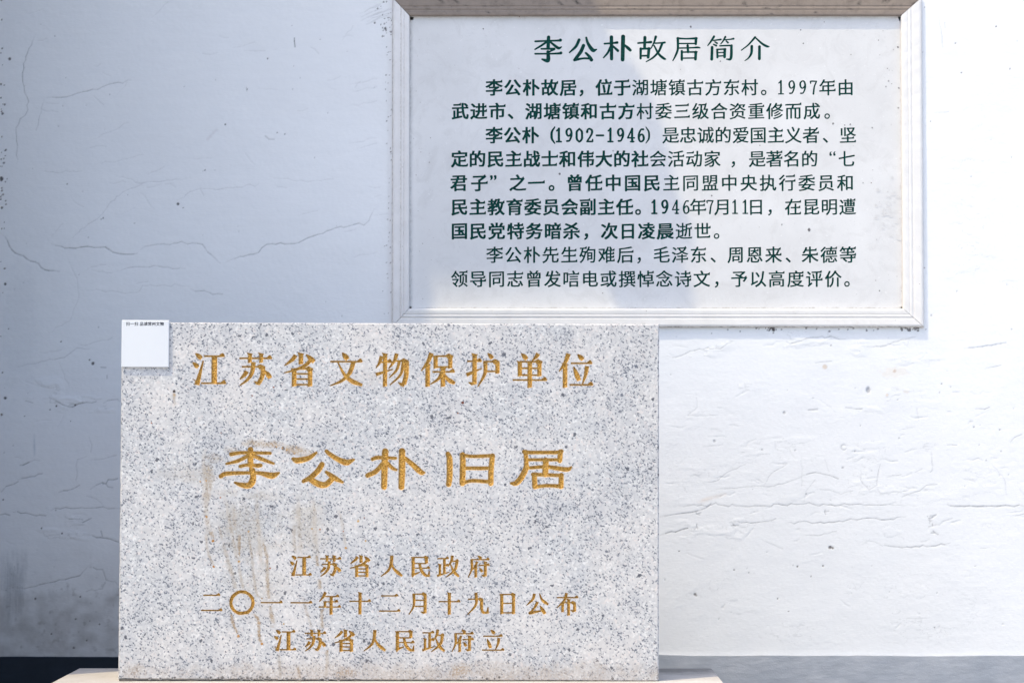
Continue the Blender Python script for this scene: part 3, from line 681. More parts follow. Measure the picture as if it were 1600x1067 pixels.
def spline(pts, n=5):
    p = np.array(pts, float); p = np.vstack([2*p[0]-p[1], p, 2*p[-1]-p[-2]]); out = []
    for k in range(1, len(p)-2):
        for t in np.arange(n)/n:
            a, b, c, d = p[k-1], p[k], p[k+1], p[k+2]
            out.append(0.5*((2*b)+(c-a)*t+(2*a-5*b+4*c-d)*t*t+(3*b-a-3*c+d)*t**3))
    out.append(p[-2]); return np.array(out)
def ribbon(pts, widths):
    """flat-ended stroke outline along a smooth centreline"""
    w = np.interp(np.linspace(0, 1, 99), np.linspace(0, 1, len(widths)), widths)
    q = spline(pts) if len(pts) > 2 else np.array(pts, float)
    s = np.concatenate([[0], np.cumsum(np.hypot(*np.diff(q, axis=0).T))]); s /= s[-1]
    t = np.gradient(q, axis=0); t /= np.hypot(t[:, 0], t[:, 1])[:, None]+1e-9; nrm = np.stack([-t[:, 1], t[:, 0]], 1)
    hw = np.interp(s, np.linspace(0, 1, 99), w)[:, None]/2
    return np.vstack([q+nrm*hw, (q-nrm*hw)[::-1]])

# --- heavy Song strokes in a 100-unit box
HT, VT = 4.2, 13.0
def gh(x0, x1, y, e=1):
    o = [[(x0, y-HT/2), (x1, y-HT/2), (x1, y+HT/2), (x0, y+HT/2)]]
    if e: o.append([(x1-15, y-HT/2+0.2), (x1-6, y-9.5), (x1-2, y-8.5), (x1+2, y-1), (x1, y+HT/2), (x1-6, y+HT/2)])
    return o
def gv(x, y0, y1, w=VT, hook=0, top=1):
    o = [[(x-w/2, y0+1), (x+w/2, y0+3), (x+w/2, y1-2), (x-w/2+2, y1), (x-w/2, y1)]]
    if top: o.append([(x-w/2-3, y0-1.5), (x+w/2+2.5, y0+2.5), (x+w/2, y0+6), (x-w/2, y0+6)])
    if hook: o.append([(x+w/2, y1-12), (x+w/2-3, y1-2), (x-w/2-2, y1+2), (x-hook, y1-6), (x-hook, y1-8), (x-w/2, y1-7)])
    return o
def gp(*p, w=VT): return [ribbon(p, [w, w*0.9, w*0.62, 2.2])]
def gn(*p, w=VT*1.05): return [ribbon(p, [2.5, w*0.45, w*0.8, w, w*0.55])]
def gd(a, b, w=14): return [ribbon([a, ((a[0]*.55+b[0]*.45), (a[1]*.55+b[1]*.45)), b], [2.5, w*0.75, w, w*0.75])]
def gt(a, b, w=13): return [ribbon([a, b], [w, w*0.45, 2])]
def gf(x0, x1, y): return gh(x0, x1, y, 0)+[[(x1-15, y-HT/2), (x1-5, y-8), (x1+9, y-1), (x1+6, y+8), (x1-7, y+8)]]
def gbox(x0, x1, y0, y1, w=VT, mids=(), bot=True, ext=6):
    o = gv(x0, y0, y1+ext, w)+gf(x0, x1, y0+1)+gv(x1, y0+1, y1+ext, w, top=0)
    for m_ in mids: o += gh(x0, x1, m_, 0)
    if bot: o += gh(x0, x1, y1, 0)
    return o
SONG = {
 '江': gd((10,4),(28,19))+gd((2,32),(18,46))+[[(2,82),(12,87),(32,26),(35,27),(24,92),(22,101),(8,99),(10,88)]]+gh(36,96,12)+gv(67,12,93,16,top=0)+gh(28,101,95),
 '苏': gh(2,98,18)+gv(33,2,32,11)+gv(67,2,32,11)+gf(10,70,44)+[ribbon([(73,45),(71,72),(62,92)],[13,13,12])]+[[(68,84),(64,100),(52,98),(46,88),(56,90)]]+gp((44,30),(40,62),(26,84),(4,101))+gp((24,58),(18,68),(4,82),w=13)+gd((80,56),(95,78),15),
 '省': gv(50,1,36,13)+gp((34,8),(24,22),(1,40),w=12)+gd((66,6),(90,28),15)+gp((82,20),(62,40),(30,54),(0,62),w=11)+gbox(30,78,49,98,13,(65,81)),
 '文': gd((38,0),(54,20),16)+gh(2,97,27)+gp((72,28),(60,62),(36,86),(2,101),w=13)+gn((24,28),(44,66),(66,86),(98,99)),
 '物': gp((16,10),(10,30),(0,46),w=10)+gh(10,46,28)+gv(27,1,103,12)+gt((0,66),(50,50),10)+gp((62,2),(54,26),(38,48),w=11)+gf(54,88,24)+[ribbon([(92,25),(91,66),(84,96)],[13,14,13])]+[[(90,86),(84,103),(74,100),(66,90),(80,92)]]+gp((70,26),(62,52),(40,76),w=9)+gp((82,26),(74,66),(42,98),w=9),
 '保': gp((30,0),(20,26),(0,54),w=13)+gv(19,32,103)+gbox(43,87,8,42,12,ext=5)+gh(34,99,57)+gv(65,44,103)+gp((62,58),(52,78),(28,95),w=10)+gn((66,58),(80,80),(101,92)),
 '护': gh(2,44,24)+gv(24,1,96,hook=18)+gt((0,66),(46,46),11)+gd((64,0),(78,15),13)+gf(53,90,25)+gv(93,25,62,12,top=0)+gh(53,93,55,0)+gp((56,24),(55,62),(34,102),w=12),
 '单': gd((26,0),(42,17),14)+gp((76,0),(70,10),(58,22),w=12)+gbox(21,80,24,66,12,(45,),ext=4)+gh(0,101,81)+gv(51,24,105),
 '位': gp((28,0),(18,28),(0,54),w=13)+gv(18,30,104)+gd((56,2),(72,18),14)+gh(36,98,29)+gd((44,40),(60,82),15)+gp((84,38),(80,64),(70,94),w=12)+gh(32,101,95),
 '人': gp((52,2),(48,44),(34,74),(2,100),w=14)+gn((50,30),(62,64),(100,98),w=15),
 '民': gbox(20,82,8,38,13,bot=False,ext=0)+gh(20,82,38,0)+gv(20,30,94)+[[(14,98),(12,88),(50,78),(51,81),(24,96),(18,104)]]+gh(20,97,60)+[ribbon([(50,38),(58,70),(76,92),(94,97)],[10,12,14,8])]+[[(86,100),(98,100),(97,74),(94,74),(90,90)]],
 '政': gh(1,52,14)+gv(33,14,84,11,top=0)+gv(12,40,88,10)+gh(33,52,48)+gt((0,96),(56,78),10)+gp((70,0),(66,24),(50,52),w=12)+gh(62,98,26)+gp((92,27),(82,68),(42,102),w=13)+gn((60,36),(76,74),(101,99)),
 '府': gd((46,0),(62,13),13)+gh(12,98,18)+gp((17,18),(17,64),(1,102),w=11)+gp((42,28),(36,46),(22,66),w=10)+gv(36,46,103,11)+gh(50,99,45)+gv(81,27,98,12,hook=18)+gd((54,58),(66,76),12),
 '二': gh(12,88,16)+gh(2,99,88), '一': gh(1,100,50),
 '年': gp((30,0),(20,22),(2,44),w=12)+gh(24,92,20)+gh(26,88,45)+gv(28,45,70,10)+gh(0,101,70)+gv(57,20,106),
 '十': gh(1,99,42)+gv(50,0,104), 
 '月': gp((26,5),(26,62),(4,104),w=12)+gf(26,76,7)+gv(79,8,98,13,hook=20,top=0)+gh(26,79,36,0)+gh(26,79,65,0),
 '九': gp((40,0),(40,56),(2,102),w=13)+gf(4,64,30)+[ribbon([(67,31),(66,66),(72,91),(92,94)],[13,13,12,8])]+[[(84,98),(100,97),(98,68),(95,68),(90,88)]],
 '日': gbox(23,78,6,94,13,(49,)),
 '公': gp((38,4),(30,30),(2,58),w=12)+gn((62,2),(74,32),(102,54))+gp((52,42),(40,68),(18,92),w=12)+[[(10,94),(18,86),(74,82),(74,86),(22,101),(14,101)]]+gd((64,60),(88,98),16),
 '布': gh(2,99,21)+gp((46,0),(36,34),(2,70),w=12)+gv(28,46,90,11)+gf(28,80,45)+gv(84,46,88,12,hook=18,top=0)+gv(56,28,106,12),
 '立': gd((42,0),(58,17),15)+gh(7,93,29)+gd((24,42),(40,84),15)+gp((78,38),(74,64),(62,92),w=12)+gh(1,101,94),
}
def song(row, ch, cx, cy, w, hgt=None):
    hgt = hgt or w
    for p in SONG[ch]:
        row.poly([(cx+(x-50)*w/102, cy+(y-51)*hgt/104) for x, y in p])

# --- numerals with small feet, 100-unit box
NUM = {
 '0': [[(50,6,13),(20,25,17),(18,50,18),(20,76,17),(50,95,13),(80,76,17),(82,50,18),(80,25,17),(50,6,13)]],
 '1': [[(26,20,10),(52,6,12)],[(52,5,18),(52,94,18)],[(24,95,11),(80,95,11)]],
 '2': [[(20,28,20),(26,12,13),(50,6,13),(76,16,16),(78,34,18),(60,58,14),(18,94,11)],[(18,94,12),(84,94,12)],[(84,94,12),(86,80,8)]],
 '4': [[(64,6,12),(12,68,10)],[(12,69,11),(90,69,11)],[(65,6,18),(65,95,18)],[(46,95,11),(84,95,11)]],
 '6': [[(74,10,15),(46,12,12),(24,40,16),(20,66,18),(30,88,15),(50,95,12),(76,84,16),(80,66,18),(68,48,14),(46,46,12),(24,62,13)]],
 '7': [[(14,22,10),(16,8,13),(84,8,12)],[(84,8,12),(58,44,14),(46,95,18)]],
 '9': [[(26,91,15),(54,88,12),(76,60,16),(80,34,18),(70,12,15),(50,5,12),(24,16,16),(20,34,18),(32,52,14),(54,54,12),(76,38,13)]],
 '-': [[(10,52,14),(90,52,14)]],
 '(': [[(74,-6,8),(42,24,17),(36,50,19),(42,78,17),(74,106,8)]],
 ')': [[(26,-6,8),(58,24,17),(64,50,19),(58,78,17),(26,106,8)]],
}
def num(row, ch, cx, cy, w=13.0, hgt=22.5, grow=0.0):
    for p in NUM[ch]:
        row.caps([(cx+(x-50)*w/100, cy+(y-50)*hgt/100, t*0.145+grow) for x, y, t in p], len(p) > 4 or ch in '27()')

# --- smaller writing: outlines of the built-in font, thinned across and given stroke ends like cut Song characters
BODY = [
 (137.5, [('李公朴故居', 772, 888), ('，', 909, 909), ('位于湖塘镇古方东村', 944, 1172), ('。', 1194, 1194), ('1997', 1220.5, 1272), ('年', 1293.5, 0), ('由', 1322, 0)]),
 (174.5, [('武进市', 719, 777), ('、', 798, 0), ('湖塘镇和古方村委三级合资重修而成', 834, 1269), ('。', 1293, 0)]),
 (212, [('李公朴', 772, 829), ('(', 863.6, 0), ('1902-1946', 873, 1002), (')', 1012.5, 0), ('是忠诚的爱国主义者', 1048, 1267.5), ('、', 1290, 0), ('坚', 1325, 0)]),
 (249, [('定的民主战士和伟大的社会活动家', 718, 1113), ('，', 1146, 0), ('是著名的', 1183, 1265), ('“', 1301, 0), ('七', 1323, 0)]),
 (286.5, [('君子', 717, 749), ('”', 771, 0), ('之一', 809, 838), ('。', 862, 0), ('曾任中国民主同盟中央执行委员和', 898, 1321)]),
 (324, [('民主教育委员会副主任', 718, 976), ('。', 997, 0), ('1946', 1022, 1072), ('年', 1090.5, 0), ('7', 1109.5, 0), ('月', 1129, 0), ('11', 1148, 1164), ('日', 1181, 0), ('，', 1203, 0), ('在昆明遭', 1239, 1324)]),
 (361.5, [('国民党特务暗杀', 718, 893), ('，', 916, 0), ('次日凌晨逝世', 952, 1097.5), ('。', 1119.5, 0)]),
 (398.5, [('李公朴先生殉难后', 773, 977), ('，', 998.5, 0), ('毛泽东', 1033.5, 1091), ('、', 1114, 0), ('周恩来', 1149.6, 1208), ('、', 1231, 0), ('朱德等', 1265, 1324)]),
 (436, [('领导同志曾发唁电或撰悼念诗文', 718, 1096), ('，', 1119.5, 0), ('予以高度评价', 1154.5, 1301), ('。', 1322.5, 0)]),
]
PLATE = [('扫一扫', 201, 214), ('品读常州文物', 222.4, 254)]
def expand(segs):
    for s_, x0, x1 in segs:
        for k, ch in enumerate(s_):
            yield ch, (x0 if len(s_) == 1 else x0+(x1-x0)*k/(len(s_)-1))
def load_glyphs(chars):
    """edges of every character, from one text object of the font Blender carries"""
    cu = bpy.data.curves.new('writing', 'FONT'); cu.body = '\n'.join(chars); cu.size = 1; cu.space_line = 2; cu.resolution_u = 3
    ob = bpy.data.objects.new('writing', cu); COL.objects.link(ob)
    dg = bpy.context.evaluated_depsgraph_get(); ev = ob.evaluated_get(dg); me = ev.to_mesh()
    v = np.zeros(len(me.vertices)*3); me.vertices.foreach_get('co', v); v = v.reshape(-1, 3)[:, :2]
    n = len(me.loops); lv = np.zeros(n, np.int32); me.loops.foreach_get('vertex_index', lv)
    le = np.zeros(n, np.int32); me.loops.foreach_get('edge_index', le)
    cnt = np.bincount(le, minlength=len(me.edges))
    ed = np.zeros(len(me.edges)*2, np.int32); me.edges.foreach_get('vertices', ed); ed = ed.reshape(-1, 2)[cnt == 1]
    line = np.rint((0.36-v[:, 1])/2.0).astype(int)
    out = {}
    for k, ch in enumerate(chars):
        e = ed[line[ed[:, 0]] == k]; p = v.copy(); p[:, 1] += 2.0*k
        out[ch] = np.stack([p[e[:, 0]], p[e[:, 1]]], 1)
    ev.to_mesh_clear(); bpy.data.objects.remove(ob); bpy.data.curves.remove(cu)
    return out
RS = 8
def glyph_mask(edges, size, song_like=True, er=0.010, di=0.004, shear=0.035, grow=0.0):
    """coverage raster, RS samples per pixel, box of 1.16 em round the em centre"""
    N = int(size*1.16*RS)
    P0 = edges[:, 0].copy(); P1 = edges[:, 1].copy()
    for Pq in (P0, P1):
        Pq[:, 1] += shear*(Pq[:, 0]-0.5)
    sx = lambda q: (q-0.5)*size*RS+N/2
    sy = lambda q: N/2-(q-0.36)*size*RS
    x0, x1, y0, y1 = sx(P0[:, 0]), sx(P1[:, 0]), sy(P0[:, 1]), sy(P1[:, 1])
    tog = np.zeros((N, N+1), np.int32); rows = np.arange(N)+0.5
    for a, b, c, d in zip(x0, y0, x1, y1):
        if b == d: continue
        if b > d: a, b, c, d = c, d, a, b
        r0, r1 = max(0, int(math.ceil(b-0.5))), min(N-1, int(math.ceil(d-0.5))-1)
        if r1 < r0: continue
        rr = np.arange(r0, r1+1); xx = a+(c-a)*(rr+0.5-b)/(d-b)
        np.add.at(tog, (rr, np.clip(np.ceil(xx-0.5).astype(int), 0, N)), 1)
    m = (np.cumsum(tog, 1)[:, :N] % 2).astype(bool)
    if not song_like:
        for q in range(int(round(grow*RS*0.8))): m = m | np.roll(m, (1, -1)[q % 2], (q//2) % 2)
    if song_like:
        e = er*size*RS; k = int(round(e))
        for q in range(k):                          # thin the level strokes from below and above in turn
            m = m & (np.roll(m, 1, 0) if q % 2 == 0 else np.roll(m, -1, 0))
        for q in range(int(round(di*size*RS))):
            m = m | (np.roll(m, 1, 1) if q % 2 == 0 else np.roll(m, -1, 1))
        for q in range(int(round(grow*2*RS/2))):     # heavier strokes, heaviest where the body text lies in shade
            m = m | np.roll(m, 1 if q % 2 else -1, 1) if q % 3 != 1 else m | np.roll(m, 1 if q % 2 else -1, 0)
        # little triangles at the right ends of level strokes
        th = int((0.105+grow*0.03)*size*RS); run = int(0.13*size*RS); tri = int(0.075*size*RS); add = np.zeros_like(m)
        top = m & ~np.roll(m, 1, 0)
        endx = m & ~np.roll(m, -1, 1)
        ys, xs = np.nonzero(endx & top)
        for y, x in zip(ys, xs):
            if y-tri < 2 or x-run < 1 or y+th+2 >= N or x+4 >= N: continue
            if not m[y+1, x-run:x].all(): continue
            if m[y+th, x-3] or m[y-3:y, x-run+2:x].any() or m[y-tri:y, x-run//2:x+3].any(): continue
            for q in range(tri):
                w0 = x-int((tri-q)*1.0)-int(0.01*size*RS); add[y-q, max(0, x-int(tri*1.5)+int(q*1.25)):x-int(q*0.15)+1] = True
        m = m | add
    f = m.astype(np.float32)
    for ax in (0, 1):
        f = (np.roll(f, 2, ax)+2*np.roll(f, 1, ax)+3*f+2*np.roll(f, -1, ax)+np.roll(f, -2, ax))/9
    return f
ALLCH = sorted({c for _, sg in BODY for c, _ in expand(sg)}-set(NUM) | {c for c, _ in expand(PLATE)})
GL = load_glyphs(ALLCH)
PUNCT = set('，。、“”')
CACHE = {}
def font_glyph(row, ch, cx, cy, size, weight=1.0, **kw):
    key = (ch, size, tuple(kw.items()))
    if key not in CACHE: CACHE[key] = glyph_mask(GL[ch], size, ch not in PUNCT, **kw)
    f = CACHE[key]; N = f.shape[0]
    if ch in PUNCT:
        ys, xs = np.nonzero(f > 0.5); cx -= ((xs.min()+xs.max())/2-N/2)/RS
        if ch in '“”': cy -= ((ys.min()+ys.max())/2-N/2)/RS+8.5
    st_ = RS//row.res
    fx = (cx-row.a0)*row.res-N/2/st_; fy = (cy-row.b0)*row.res-N/2/st_
    jo, io = int(math.floor(fx)), int(math.floor(fy)); oj, oi = int((1-(fx-jo))*st_) % st_, int((1-(fy-io))*st_) % st_
    g = f[oi::st_, oj::st_]
    i0, j0 = max(io, 1), max(jo, 1); i1, j1 = min(io+g.shape[0], row.ny-1), min(jo+g.shape[1], row.nx-1)
    if i1 <= i0 or j1 <= j0: return
    g = g[i0-io:i1-io, j0-jo:j1-jo]
    row.f[i0:i1, j0:j1] = np.maximum(row.f[i0:i1, j0:j1], g)

def contour(row):
    """marching squares: points and segments of the 0.5 level"""
    f = row.f; f = np.where(np.abs(f-0.5) < 0.004, 0.504, f); ins = f > 0.5
    idx = {}; pts = []; seg = []
    code = ins[:-1, :-1]*1+ins[:-1, 1:]*2+ins[1:, 1:]*4+ins[1:, :-1]*8
    ys, xs = np.nonzero((code > 0) & (code < 15))
    T = {1:[(3,0)],2:[(0,1)],3:[(3,1)],4:[(1,2)],5:[(3,0),(1,2)],6:[(0,2)],7:[(3,2)],8:[(2,3)],9:[(2,0)],10:[(0,1),(2,3)],11:[(2,1)],12:[(1,3)],13:[(1,0)],14:[(0,3)]}
    def pt(y, x, e):
        if e == 0: k = (0, y, x)
        elif e == 2: k = (0, y+1, x)
        elif e == 3: k = (1, y, x)
        else: k = (1, y, x+1)
        i = idx.get(k)
        if i is None:
            _, yy, xx = k
            if k[0] == 0: a, b = f[yy, xx], f[yy, xx+1]; p = (xx+(0.5-a)/(b-a), yy)
            else: a, b = f[yy, xx], f[yy+1, xx]; p = (xx, yy+(0.5-a)/(b-a))
            i = idx[k] = len(pts); pts.append((row.a0+p[0]/row.res, row.b0+p[1]/row.res))
        return i
    for y, x in zip(ys.tolist(), xs.tolist()):
        for a, b in T[int(code[y, x])]: seg.append((pt(y, x, a), pt(y, x, b)))
    # drop points that lie on a straight run
    nb = {}
    for a, b in seg: nb.setdefault(a, []).append(b); nb.setdefault(b, []).append(a)
    P_ = np.array(pts); tol = 0.10/row.res
    alive = [True]*len(pts)
    for i in range(len(pts)):
        if len(nb[i]) != 2: continue
        a, b = nb[i]
        if a == b or b in nb[a] or i % 2 == 0 and False: continue
        d = P_[b]-P_[a]; L = math.hypot(*d)
        if L > 14/row.res or L < 1e-9: continue
        if abs(d[0]*(P_[i][1]-P_[a][1])-d[1]*(P_[i][0]-P_[a][0]))/L < tol:
            alive[i] = False
            nb[a][nb[a].index(i)] = b; nb[b][nb[b].index(i)] = a
    new = {}; op = []
    for i in range(len(pts)):
        if alive[i]: new[i] = len(op); op.append(pts[i])
    os_ = {tuple(sorted((new[a], new[b]))) for a in new for b in nb[a]}
    return op, sorted(os_)

def cut_row(row, a0, a1):
    """triangulate the band [a0,a1]x[row.b0,row.b1]; returns verts, outside tris, inside tris, rim edges"""
    pts, seg = contour(row); n = len(pts)
    rect = [(a0, row.b0), (a1, row.b0), (a1, row.b1), (a0, row.b1)]
    vin = [Vector(p) for p in pts+rect]; ein = seg+[(n, n+1), (n+1, n+2), (n+2, n+3), (n+3, n)]
    vo, eo, fo, _, oe, _ = delaunay_2d_cdt(vin, ein, [], 0, 1e-6)
    con = set()
    for e, o in zip(eo, oe):
        if any(k < len(seg) for k in o): con.add((min(e), max(e)))
    adj = {}
    for t, f in enumerate(fo):
        for a, b in zip(f, list(f[1:])+[f[0]]): adj.setdefault((min(a, b), max(a, b)), []).append(t)
    side = [None]*len(fo)
    vy = [p.y for p in vo]
    start = next(t for t, f in enumerate(fo) if any(abs(vo[i].x-a0) < 1e-5 for i in f))
    side[start] = 0; stack = [start]
    while stack:
        t = stack.pop(); f = fo[t]
        for a, b in zip(f, list(f[1:])+[f[0]]):
            k = (min(a, b), max(a, b))
            for u in adj[k]:
                if side[u] is None: side[u] = side[t] ^ (1 if k in con else 0); stack.append(u)
    rim = [k for k, ts in adj.items() if len(ts) == 2 and side[ts[0]] != side[ts[1]]]
    return [(p.x, p.y) for p in vo], [f for t, f in enumerate(fo) if side[t] == 0], [f for t, f in enumerate(fo) if side[t] == 1], rim

def carve(face_mb, rows, rect, to_world, depth, mats_letter, parent, names, slopes):
    """fill rect with the face, leaving the letters open; sink each row's letters as a mesh of their own"""
    a0, b0, a1, b1 = rect; cur = b0; n_out = (to_world(0, 0, 1)-to_world(0, 0, 0)).normalized()
    for row, (nm, lb), slope in zip(rows, names, slopes):
        if row.b0 > cur: face_mb.quad(to_world(a0, cur), to_world(a1, cur), to_world(a1, row.b0), to_world(a0, row.b0))
        vs_, out, ins, rim = cut_row(row, a0, a1); cur = row.b1
        w = [to_world(*p) for p in vs_]
        base = len(face_mb.v)
        for p in w: face_mb.vert(p)
        for f in out: face_mb.face([base+i for i in f])
        L = MB(); mp = {}; mt = {}
        rimv = {i for e_ in rim for i in e_}; G_ = row.grad()
        def lo(i):                                  # the floor of the cut is narrower than its mouth
            if i not in mp:
                x, y = vs_[i]
                if i in rimv:
                    jx, iy = min(max(int(round((x-row.a0)*row.res)), 0), row.nx-1), min(max(int(round((y-row.b0)*row.res)), 0), row.ny-1)
                    x += G_[0][iy, jx]*slope; y += G_[1][iy, jx]*slope
                mp[i] = L.vert(to_world(x, y, -depth))
            return mp[i]
        def hi(i):
            if i not in mt: mt[i] = L.vert(w[i])
            return mt[i]
        for f in ins: L.face([lo(i) for i in f])
        for a, b in rim: L.face((hi(a), hi(b), lo(b), lo(a)), 1)
        o = L.build(nm, mats_letter, parent)
        if lb: tag(o, lb)
    if cur < b1: face_mb.quad(to_world(a0, cur), to_world(a1, cur), to_world(a1, b1), to_world(a0, b1))

# ------------------------------------------------------------------ plinth
plinth = empty('plinth', (-0.29, 5.48, 0), 'pale cement plinth carrying the granite stone', 'plinth')
PX0, PX1, PY0, PY1, PZ = -1.0365, 0.452, 5.255, 5.705, 0.40
b = MB(); b.box(PX0, PY0, PZ-0.07, PX1, PY1, PZ); b.build('top_slab', M['plinth'], plinth, bevel=0.004)
b = MB(); b.box(PX0+0.03, PY0+0.03, 0, PX1-0.03, PY1-0.03, PZ-0.072); b.build('base_block', M['plinth'], plinth, bevel=0.006)

# ------------------------------------------------------------------ granite stone
cor = [unproj(*p, STONE_Y) for p in ((184.5, 1061.5), (1029.2, 1063.3), (1030.5, 507), (190, 502.5))]
cen = sum(cor, Vector())/4
ud = ((cor[1]-cor[0])+(cor[2]-cor[3])).normalized(); vd = Vector((-ud.z, 0, ud.x))
SW = ((cor[1]-cor[0]).length+(cor[2]-cor[3]).length)/2; SH = ((cor[3]-cor[0]).length+(cor[2]-cor[1]).length)/2
SPX = SW/842.0                                     # metres per stone pixel
def stone_w(a, b_, d=0.0): return cen+ud*((a-421)*SPX)+vd*((279.5-b_)*SPX)+Vector((0, -d, 0))
HB = SH/SPX/2-279.5
def stone_l(px, py):
    p = unproj(px, py, STONE_Y)-cen; return p.dot(ud)/SPX+421, 279.5-p.dot(vd)/SPX
stone = empty('granite_stone', (cen.x, STONE_Y+0.08, PZ), 'speckled grey granite stone slab with gilded carved writing on the pale plinth', 'memorial stone')
def line_row(chars, size, res, hgt=None, rag=1.0):
    loc = [(c, *stone_l(x, y)) for c, x, y in chars]; bm_ = sum(l[2] for l in loc)/len(loc); hh = (hgt or size)
    r = Row(min(l[1] for l in loc)-size*0.6, bm_-hh*0.62, max(l[1] for l in loc)+size*0.6, bm_+hh*0.62, res); r.grow = 0.5
    for c, a, b_ in loc: yield_row(r, c, a, bm_+(b_-bm_)*0.4, size, hgt)
    return r
def yield_row(r, c, a, b_, size, hgt):
    if c == '〇': r.caps([(a+18.3*size/36*math.cos(t), b_+17.6*size/36*math.sin(t)+random.gauss(0, 0.25), 4.4+random.gauss(0, 0.35)) for t in np.linspace(0, 2*math.pi, 25)], True)
    else: song(r, c, a, b_, size, hgt)
rA = line_row([(c, x, y) for c, x, y in zip('江苏省文物保护单位', (326, 399, 470, 541, 613.5, 684.3, 755, 827.3, 899.5), np.linspace(576, 579, 9))], 53, 4)
rB = Row(*stone_l(325, 686), *stone_l(908, 780), 4)
T1 = lambda p: (*stone_l(330+p[0]/5.517, 690+p[1]/5.517), p[2]/5.517)
T2 = lambda p: (*stone_l(610+p[0]/5.517, 690+p[1]/5.517), p[2]/5.517)
LI1 = [[(172,108,30),(250,95,24),(340,95,22),(508,98,22)],[(338,68,42),(338,120,46),(338,200,44)],[(305,128,26),(230,165,26),(130,190,13)],[(365,122,26),(450,155,28),(538,188,14)],
       [(250,212,24),(310,200,24),(395,206,30),(425,204,30)],[(345,240,34),(360,262,34)],[(82,298,30),(130,275,32),(300,268,24),(420,270,28),(520,292,50),(585,268,12)],
       [(360,245,34),(358,330,52),(325,375,48),(260,372,36),(205,352,12)],
       [(905,95,16),(840,140,36),(745,162,46),(706,148,24)],[(992,80,24),(1020,105,32),(1090,150,38),(1165,178,46),(1228,155,16)],
       [(955,195,40),(920,250,42),(860,305,38),(795,340,26)],[(850,320,40),(920,362,50),(985,370,46),(1045,318,44)],[(992,262,22),(1060,310,40),(1130,348,18)],
       [(1500,84,50),(1495,200,50),(1490,388,46)],[(1390,150,26),(1430,136,28),(1500,138,22),(1590,142,20)],[(1475,190,30),(1420,255,36),(1348,290,36)],[(1522,188,28),(1560,225,26),(1594,242,16)]]
LI2 = [[(100,82,50),(100,230,52),(95,390,46)],[(130,145,30),(200,205,40),(262,262,40),(292,266,14)],[(495,104,34),(510,150,46),(510,300,46),(502,366,42)],
       [(622,112,40),(625,200,46),(620,358,44)],[(612,112,26),(700,126,24),(885,120,26)],[(880,122,38),(868,240,42),(865,358,42)],[(650,228,26),(850,228,26)],[(612,362,26),(700,336,26),(860,346,28)],
       [(1152,86,30),(1200,92,26),(1440,92,28),(1476,82,30)],[(1465,88,38),(1460,162,38)],[(1170,155,20),(1460,155,22)],[(1165,88,32),(1172,180,34),(1165,240,42),(1120,320,46),(1080,358,38),(1040,358,16)],
       [(1190,226,22),(1340,216,26),(1470,234,34),(1530,238,32),(1560,218,10)],[(1340,162,46),(1335,280,46)],[(1228,282,28),(1475,290,24)],[(1240,284,38),(1245,386,40)],[(1474,288,36),(1470,384,42)],[(1240,390,28),(1350,378,24),(1470,384,30)]]
for s_ in LI1: rB.caps([T1(p) for p in s_], g=1.7)
for s_ in LI2: rB.caps([T2(p) for p in s_], g=1.7)
rC = line_row([(c, x, y) for c, x, y in zip('江苏省人民政府', (469.5, 516.5, 564, 611.5, 655.5, 700, 748), np.linspace(883, 885, 7))], 34, 6)
rD = line_row([(c, x, y) for c, x, y in zip('二〇一一年十二月十九日公布', (330.5, 378, 424, 470.5, 515, 562.5, 608.5, 654.5, 702, 747, 793, 839, 886.5), np.linspace(941, 943, 13))], 34, 6)
rE = line_row([(c, x, y) for c, x, y in zip('江苏省人民政府立', (445, 492.6, 539.7, 585, 631, 677, 723, 770), np.linspace(1000, 1000.5, 8))], 34.5, 6)
rows = [rA, rB, rC, rD, rE]
for r in rows:                                   # the chisel wanders a little
    j = vnoise(r.f.shape, 5, 90)*0.10+vnoise(r.f.shape, 14, 91)*0.06
    r.f = np.where((r.f > 0.02) & (r.f < 0.98), np.clip(r.f+j, 0, 1), r.f).astype(np.float32)
CH = 2.2                                          # chamfer, stone pixels
slab = MB()
BT, BB = -HB, 559+HB
carve(slab, rows, (CH, BT+CH, 842-CH, BB-CH), stone_w, 0.0036, [M['gold'], M['gold_rim']], stone,
      [('inscription_line', 'gilded heading line in heavy Song characters'), ('inscription_line', 'gilded large line in rounded clerical script'), ('inscription_line', None), ('inscription_line', 'gilded date line'), ('inscription_line', None)], (0.9, 1.05, 0.65, 0.6, 0.65))
TH = 0.165
outer = [(0, BT), (842, BT), (842, BB), (0, BB)]; inner = [(CH, BT+CH), (842-CH, BT+CH), (842-CH, BB-CH), (CH, BB-CH)]
chd = -CH*SPX
for k in range(4):                                # chamfer, its arris worn and chipped here and there
    k2 = (k+1) % 4; n = 170; p0, p1, q0, q1 = map(np.array, (inner[k], inner[k2], outer[k], outer[k2])); prev = None
    inn = ((p0-q0)+(p1-q1))/2; inn = inn/np.hypot(*inn)*1.0; chip = 0.0
    for t in range(n+1):
        f = t/n; end = min(1, 12*f, 12*(1-f))
        if random.random() < 0.035: chip = random.uniform(0.5, 1.5)
        chip *= 0.55; w_ = end*(abs(random.gauss(0, 0.16))+chip)
        a = p0+(p1-p0)*f; b2 = q0+(q1-q0)*f+inn*w_
        cur = [slab.vert(stone_w(*a)), slab.vert(stone_w(*b2, chd-0.4*w_*SPX)), slab.vert(stone_w(*(q0+(q1-q0)*f+inn*w_*0.4), chd-0.004)), slab.vert(stone_w(*(q0+(q1-q0)*f), -TH))]
        if prev:
            for i in range(3): slab.face((prev[i], cur[i], cur[i+1], prev[i+1]))
        prev = cur
slab.quad(*[stone_w(*p, -TH) for p in outer])
